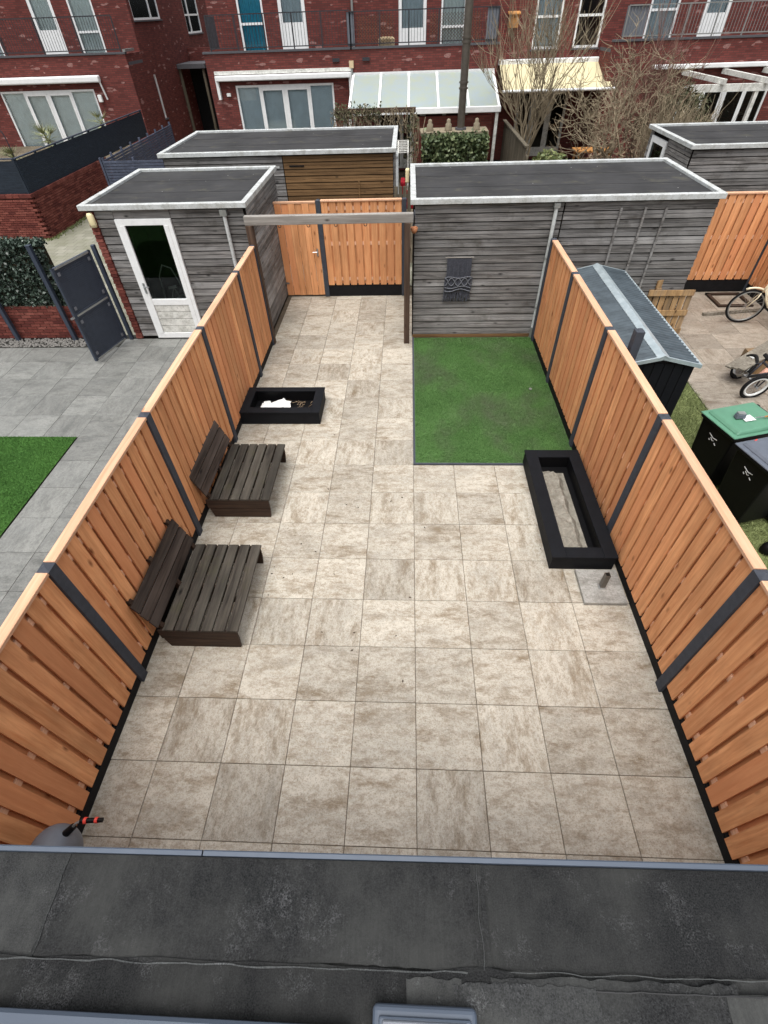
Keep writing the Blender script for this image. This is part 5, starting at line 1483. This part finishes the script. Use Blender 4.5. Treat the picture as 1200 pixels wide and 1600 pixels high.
# ---- recessed house with the cream awning
hD = thing('brick_house', 'recessed red brick house with the extended cream awning', 'house', (5.2, 23, 0))
xD0, xD1 = 3.162, 7.25
upD = [(4.62, 5.62, 3.5, 5.6), (6.18, 7.16, 3.5, 5.6)]
dD = (4.35, 6.4, .1, 2.35)
facade('front_wall', hD, xD0, xD1, 0, ZT, YU, upD + [dD], 'house_brick')
shell(hD, xD0, xD1, YU, 29, ZT)
for i, h_ in enumerate(upD): window(hD, *h_, YU, rails=(.42,), curtain='curtain_grey' if i == 0 else None)
window(hD, *dD, YU, splits=(.33, .66), curtain=None, frame='old_white', leaves_=(0, 1, 2), sill=False, name='terrace_doors', glass='glass_dark')
bb_ = thing('bird_box', 'small orange wooden bird box on the brick wall', 'bird box', (3.8, 20.5, 4.1))
MB().box(3.62, 3.98, 20.4, 20.59, 4.12, 4.48).build('box_body', 'table_wood', bb_)
MB().hexa([(3.58, 20.35, 4.47), (4.02, 20.35, 4.47), (4.02, 20.6, 4.52), (3.58, 20.6, 4.52), (3.58, 20.35, 4.5), (4.02, 20.35, 4.5), (4.02, 20.6, 4.56), (3.58, 20.6, 4.56)]).build('box_roof', 'table_wood', bb_)
ac = thing('cream_awning', 'extended cream cloth awning behind the bare trees', 'awning', (5.4, 19.5, 2.5))
MB().grid(lambda u, v: (3.45 + u * 4.0, 18.45 + v * 2.0, 2.5 + .62 * v + .02 * math.sin(u * 30) * (1 - v) - .03 * math.sin(v * math.pi)), 40, 6).build('cloth', 'awning_cloth', ac, smooth=True)
MB().box(3.4, 7.5, 20.4, 20.596, 3.08, 3.24).build('cassette', 'white_frame', ac, bevel=.02)
MB().tube([(3.4, 18.45, 2.48), (7.5, 18.45, 2.48)], .045, 10).build('front_bar', 'white_frame', ac)
for x in (3.7, 7.2): MB().tube([(x, 20.45, 3.05), (x, 19.5, 2.55), (x, 18.48, 2.46)], .025, 6).build('arm', 'metal_grey', ac)
tbk = thing('garden_table', 'light orange wooden table under the twisted bare tree', 'table', (7.1, 17.9, 0))
for k in range(5): MB().box(6.35, 7.75, 17.5 + k * .165, 17.655 + k * .165, .72, .76).build('tabletop_plank', 'table_wood', tbk)
for x in (6.45, 7.6):
    for y in (17.55, 18.22): MB().box(x, x + .07, y, y + .07, 0, .72).build('leg', 'table_wood', tbk)
gfence = thing('garden_fence', 'grey weathered plank fence between two far gardens', 'fence', (3.35, 14.5, 0))
for k in range(34): inst('board', boxmesh('board', .02, .12, 1.75 + rnd.uniform(-.04, .04), 'fence_grey'), gfence, (3.4, 12.4 + k * .14, 0), (0, 0, rnd.uniform(-.03, .03)))
MB().box(3.42, 3.48, 12.3, 17.2, 1.5, 1.58).box(3.42, 3.48, 12.3, 17.2, .4, .48).build('rail', 'fence_grey', gfence)
MB().box(3.34, 3.46, 12.3, 17.2, 1.79, 1.83).build('cap_rail', 'fence_grey', gfence)

# ---- right-hand house
hE = thing('brick_house', 'red brick house at upper right with railed balcony and white pergola', 'house', (10.5, 22, 0))
xE0, xE1 = 7.252, 14.8
dE = (10.2, 13.4, .08, 2.45)
ext(hE, xE0, xE1, YF, YU, [dE], zp=3.70)
upE = [(8.78, 9.84, 3.55, 5.7), (10.78, 11.7, 3.55, 5.7)]
facade('upper_wall', hE, xE0, xE1, 0, ZT, YU, upE + [(10.4, 13.2, .1, 2.4)], 'house_brick')
shell(hE, xE0, xE1, YU, 29, ZT)
window(hE, *dE, YF, splits=(.25, .5, .75), curtain=None, leaves_=(1, 2), sill=False, name='terrace_doors', glass='glass_dark')
window(hE, *upE[0], YU, rails=(.42,), curtain='curtain_grey', sill=False)
window(hE, *upE[1], YU, panel=.36, curtain='curtain_grey', sill=False, name='balcony_door', fw=.12)
railing(hE, xE0 + .3, xE1, YF + .07, 3.76, 4.62, mat='metal_grey', posts=7)
MB().box(xE0 + .26, xE0 + 1.0, YF + .1, YF + .13, 3.84, 4.6).build('balcony_screen', 'grey_paint', hE)
MB().box(8.85, xE1, YF - .2, YF - .002, 2.93, 3.06).build('awning_cassette', 'white_frame', hE, bevel=.02)
pe = thing('white_pergola', 'peeling white timber pergola before the right-hand house', 'pergola', (11, 17, 0))
MB().box(9.55, 14.6, 16.9, 17.05, 2.45, 2.65).build('front_beam', 'old_white', pe)
for k in range(4):
    x = 10.0 + k * 1.45
    MB().bar((x + .65, 16.8, 2.72), (x, 18.9, 2.84), .12, .14).build('rafter', 'old_white', pe)
for x in (9.75, 11.9, 14.2): MB().box(x - .06, x + .06, 16.91, 17.04, 0, 2.449).build('post', 'old_white', pe)

# ---- left house
hL = thing('brick_house', 'red brick house at upper left with balcony above curtained terrace doors', 'house', (-15, 24, 0))
xL0, xL1, yL, yLu = -19.5, -11.5, 20.7, 22.3
dL = (-17.35, -13.27, .3, 2.74)
ext(hL, xL0, xL1, yL, yLu, [dL], zp=3.76)
upL = [(-15.6, -14.6, 3.55, 5.9), (-13.95, -12.93, 3.55, 5.9), (-18.4, -17.4, 3.55, 5.9)]
facade('upper_wall', hL, xL0, xL1, 0, ZT, yLu, upL + [(-17, -13.5, .1, 2.6)], 'house_brick')
sd = [(22.4, 25.7, 4.66, 5.8), (23.05, 23.3, 1.45, 2.98), (29.2, 31.6, 4.1, 5.8)]
facade('side_facade', hL, 22.42, 36, 0, ZT, xL1, sd[1:] + [(22.6, 25.7, 4.68, 5.8)], 'house_brick', facing=1)
MB().box(xL0, xL1, 35.8, 36, 0, ZT).box(xL0, xL0 + .15, 22.5, 35.8, 0, ZT).build('rear_wall', 'house_brick', hL)
MB().box(xL0, xL1, 22.3, 36, ZT, ZT + .2).build('roof', 'roof_membrane', hL)
MB().box(xL0 + .16, xL1 - .16, 22.5, 35.7, 2.9, 3.1).build('floors', 'wall_inside', hL)
window(hL, *dL, yL, splits=(.25, .495, .745), curtain='curtain_white', leaves_=(1, 2), sill=False, name='terrace_doors', folds=9)
window(hL, *upL[0], yLu, panel=.4, curtain='curtain_white', sill=False, name='balcony_door', fw=.12)
window(hL, *upL[1], yLu, rails=(.36,), curtain='curtain_white', sill=False)
window(hL, *upL[2], yLu, rails=(.36,), curtain='curtain_white', sill=False)
window(hL, 22.6, 25.7, 4.68, 5.8, xL1, facing=1, splits=(.66,), curtain='curtain_grey')
window(hL, 23.05, 23.3, 1.45, 2.98, xL1, facing=1, curtain='curtain_white', fw=.06)
window(hL, 29.2, 31.6, 4.1, 5.8, xL1, facing=1, splits=(.3,), rails=(.4,), curtain='straw')
railing(hL, xL0, xL1 - .15, yL + .07, 3.82, 4.86, posts=5)
MB().box(xL1 - .05, xL1 + .06, yL, yL + .9, 3.822, 3.9).build('lead_flashing', 'metal_grey', hL)
al = thing('folded_awning', 'white folded awning cassette above the upper left terrace doors', 'awning', (-15, yL, 2.9))
MB().box(-18.2, -12.8, yL - .26, yL - .03, 2.95, 3.17).build('cassette', 'white_frame', al, bevel=.05, seg=3)
MB().bar((-12.83, yL - .2, 3.1), (-12.78, yL - .06, 2.4), .05, .05, up=(1, 0, 0)).build('arm', 'white_frame', al)
wlmp = thing('wall_lamp', 'white wall lantern beside the upper left terrace doors', 'lamp', (-13.05, yL, 2.4))
MB().box(-13.14, -12.98, yL - .16, yL - .04, 2.32, 2.56).build('lantern', 'white_plastic', wlmp, bevel=.02)
MB().box(-13.1, -13.02, yL - .04, yL - .002, 2.38, 2.5).build('bracket', 'white_plastic', wlmp)
# passage door beyond the left house
ps = thing('passage_porch', 'dark passage doorway with a small slab roof between the houses', 'porch', (-10.6, 27.5, 0))
MB().box(-11.48, -10.1, 26.2, 28.2, 2.95, 3.12).build('slab_roof', 'coping', ps)
MB().box(-11.48, -11.36, 26.3, 26.42, 0, 2.95).box(-10.3, -10.2, 26.3, 26.42, 0, 2.95).build('posts', 'fence_grey', ps)
MB().box(-11.48, -10.2, 28.0, 28.1, 0, 2.95).build('door_leaf', 'black_base', ps)
tag(MB().box(-11.48, -7.78, 28.4, 28.6, 0, 3.6).build('passage_wall', 'house_brick'), 'shaded red brick wall closing the passage between the houses', 'wall')

# ------------------------------------------------------------------ plants of the far gardens
def branch(mb, p, d, L, r, depth, up=.15, spread=.6, kink=.25, nseg=4, n=5, kids=(2, 4)):
    r = max(r, .009)
    pts_ = [Vector(p)]; d = Vector(d).normalized(); rs = [r]
    for k in range(nseg):
        d = (d + Vector((rnd.gauss(0, kink), rnd.gauss(0, kink), rnd.gauss(0, kink) + up))).normalized()
        pts_.append(pts_[-1] + d * (L / nseg)); rs.append(r * (1 - .6 * (k + 1) / nseg))
    mb[0 if depth >= mb[2] else 1].tube(pts_, rs, n if r > .015 else 3, cap=False)
    if depth <= 0: return
    for k in range(rnd.randint(*kids)):
        i = rnd.randint(max(1, nseg // 2), nseg)
        nd = (d + Vector((rnd.gauss(0, spread), rnd.gauss(0, spread), rnd.gauss(0, spread * .6) + .1))).normalized()
        branch(mb, pts_[i], nd, L * rnd.uniform(.55, .85), rs[i] * .75, depth - 1, up, spread, kink, nseg, n, kids)
def bare_tree(name, label, base, stems, L, r, depth, mat, **kw):
    t = thing(name, label, 'tree', base)
    mb = [MB(), MB(), depth]
    for s in stems: branch(mb, (base[0] + s[0] * .15, base[1] + s[1] * .15, base[2]), (s[0], s[1], s[2]), L * rnd.uniform(.8, 1.15), r, depth, **kw)
    mb[0].build('trunk', mat, t); mb[1].build('crown', mat, t)['kind'] = 'stuff'
    return t
bare_tree('bare_tree', 'slender bare multi-stemmed tree at the left end of the cream awning', (3.95, 15.6, 0), [(-.05, .05, 1), (.15, -.05, 1), (.05, .1, 1), (-.1, -.1, 1)], 2.3, .055, 3, 'twig', up=.16, spread=.5, kink=.1, kids=(4, 6))
bare_tree('bare_tree', 'twisted pale bare fruit tree before the terrace doors', (6.5, 14.0, 0), [(-.6, .1, .8), (.7, -.1, .8), (.1, .2, 1), (-.2, -.2, .9), (.9, .1, .5), (.3, -.2, 1), (-.4, .2, 1), (.6, .3, .9), (-.8, -.1, .7), (1.0, -.2, .7)], 1.75, .075, 4, 'twig', up=.07, spread=.75, kink=.30, kids=(3, 4))
bare_tree('bare_tree', 'reddish bare bushy tree before the right-hand brick corner', (7.6, 15.4, 0), [(rnd.gauss(0, .3), rnd.gauss(0, .3), 1) for k in range(8)], 2.1, .033, 2, 'twig_red', up=.2, spread=.4, kink=.12, kids=(5, 8))
bare_tree('bare_tree', 'dense bare upright shrub beside the upper right shed', (7.9, 12.9, 0), [(rnd.gauss(.1, .32), rnd.gauss(0, .3), 1) for k in range(34)], 1.35, .026, 2, 'twig', up=.12, spread=.4, kink=.14, kids=(4, 7))
bare_tree('bare_tree', 'dark bare thicket of thin stems behind the long shed roof', (6.0, 11.0, 0), [(rnd.gauss(0, .5), rnd.gauss(0, .3), 1) for k in range(20)], 1.0, .02, 2, 'twig_dark', up=.12, spread=.5, kink=.2, kids=(3, 6))
cf2 = thing('evergreen_shrub', 'dull green evergreen shrub left of the white pergola', 'shrub', (8.9, 15.9, 0))
n = 7000
u = nrg.normal(size=(n, 3)); u /= np.linalg.norm(u, axis=1)[:, None]; rr = nrg.uniform(.35, 1, (n, 1)) ** .5
lump = 1 + .25 * np.sin(u[:, :1] * 7 + 1) * np.cos(u[:, 2:] * 6)
leaves('crown', np.array([8.9, 15.9, 1.7]) + u * rr * lump * np.array([1.15, .8, 1.05]), .07, 'conifer_leaf', cf2, aspect=.3)
MB().cyl((8.9, 15.9, 0), (8.9, 15.9, 1.7), .08, .04, 8).build('trunk', 'twig_dark', cf2)
sh = thing('leafy_shrub', 'yellow-green leafy shrub at the end of the grey plank fence', 'shrub', (4.35, 13.2, 0))
n = 2600
u = nrg.normal(size=(n, 3)); u /= np.linalg.norm(u, axis=1)[:, None]; rr = nrg.uniform(.3, 1, (n, 1)) ** .5
leaves('crown', np.array([4.35, 13.2, .75]) + u * rr * np.array([.75, .55, .85]), .06, 'shrub_leaf', sh)
MB().cyl((4.35, 13.2, 0), (4.35, 13.2, .8), .05, .03, 8).build('trunk', 'twig_dark', sh)
dr = thing('dry_shrub', 'brown dry-leaved shrub in front of the garden table', 'shrub', (6.6, 13.6, 0))
n = 1600
leaves('crown', np.stack([nrg.normal(6.7, .65, n), nrg.normal(13.6, .35, n), np.abs(nrg.normal(.7, .35, n))], 1), .07, 'dry_leaf', dr)
MB().cyl((6.6, 13.6, 0), (6.65, 13.6, .7), .04, .02, 6).build('trunk', 'twig_dark', dr)
def fan_palm(label, c, h, n=26, L=.75):
    t = thing('fan_palm', label, 'palm', (c[0], c[1], c[2]))
    MB().cyl((c[0], c[1], c[2]), (c[0], c[1], c[2] + h), .07, .05, 8).build('trunk', 'twig_dark', t)
    b = MB()
    for k in range(n):
        a = rnd.uniform(0, 6.28); el = rnd.uniform(-.2, 1.3)
        d = Vector((math.cos(a) * math.cos(el), math.sin(a) * math.cos(el), math.sin(el)))
        p = Vector((c[0], c[1], c[2] + h)); side = d.cross(Vector((0, 0, 1))).normalized()
        for q_ in range(7):
            dd = (d + side * (q_ - 3) * .16).normalized()
            e_ = p + dd * L * rnd.uniform(.8, 1.05) + Vector((0, 0, -.08))
            b.add([p + d * L * .35 - side * .02, p + d * L * .35 + side * .02, e_], [(0, 1, 2)])
        b.bar(p, p + d * L * .37, .015, .01)
    b.build('fronds', 'palm_leaf', t)['kind'] = 'stuff'
fan_palm('larger fan palm behind the dark slatted screen', (-13.6, 16.6, .9), .75)
fan_palm('low fan palm left of the larger one behind the screen', (-14.1, 14.9, .9), .5, 18, .6)
fan_palm('spiky palm leaves at the right end of the dark screen', (-12.6, 19.0, .9), .9, 14, .7)
wk = thing('wicker_lantern', 'pale conical wicker lantern basket on the terrace behind the dark screen', 'lantern', (-14.55, 13.2, .9))
for k in range(20):
    a = 2 * math.pi * k / 20
    MB().tube([(-14.55 + rr_ * math.cos(a), 13.2 + rr_ * math.sin(a), .9 + z_) for rr_, z_ in ((.34, 0), (.42, .25), (.33, .6), (.16, .95), (.05, 1.12))], .012, 4).build('rib', 'straw', wk)
for rr_, z_ in ((.35, .02), (.42, .27), (.3, .66), (.12, 1.0)): MB().torus((-14.55, 13.2, .9 + z_), (0, 0, 1), rr_, .014, 20, 5).build('hoop', 'straw', wk)
dt = thing('terrace_table', 'grey timber table at the left edge of the upper terrace', 'table', (-16.0, 13.6, .9))
for k in range(6): MB().box(-17.0, -15.4, 13.0 + k * .21, 13.2 + k * .21, 1.62, 1.66).build('tabletop_plank', 'grey_beam', dt)
for x in (-16.8, -15.6):
    for y in (13.1, 14.1): MB().box(x, x + .09, y, y + .09, .9, 1.62).build('leg', 'old_timber', dt)
hoop = thing('garden_arch', 'thin bent metal hoop standing on the upper left terrace', 'arch', (-14.6, 14.8, .9))
MB().tube([(-15.2, 14.8, .9)] + [(-14.6 - .6 * math.cos(q_), 14.8, 2.0 + .5 * math.sin(q_)) for q_ in np.linspace(0, math.pi, 12)] + [(-14.0, 14.8, .9)], .02, 6).build('hoop_tube', 'rail_metal', hoop)
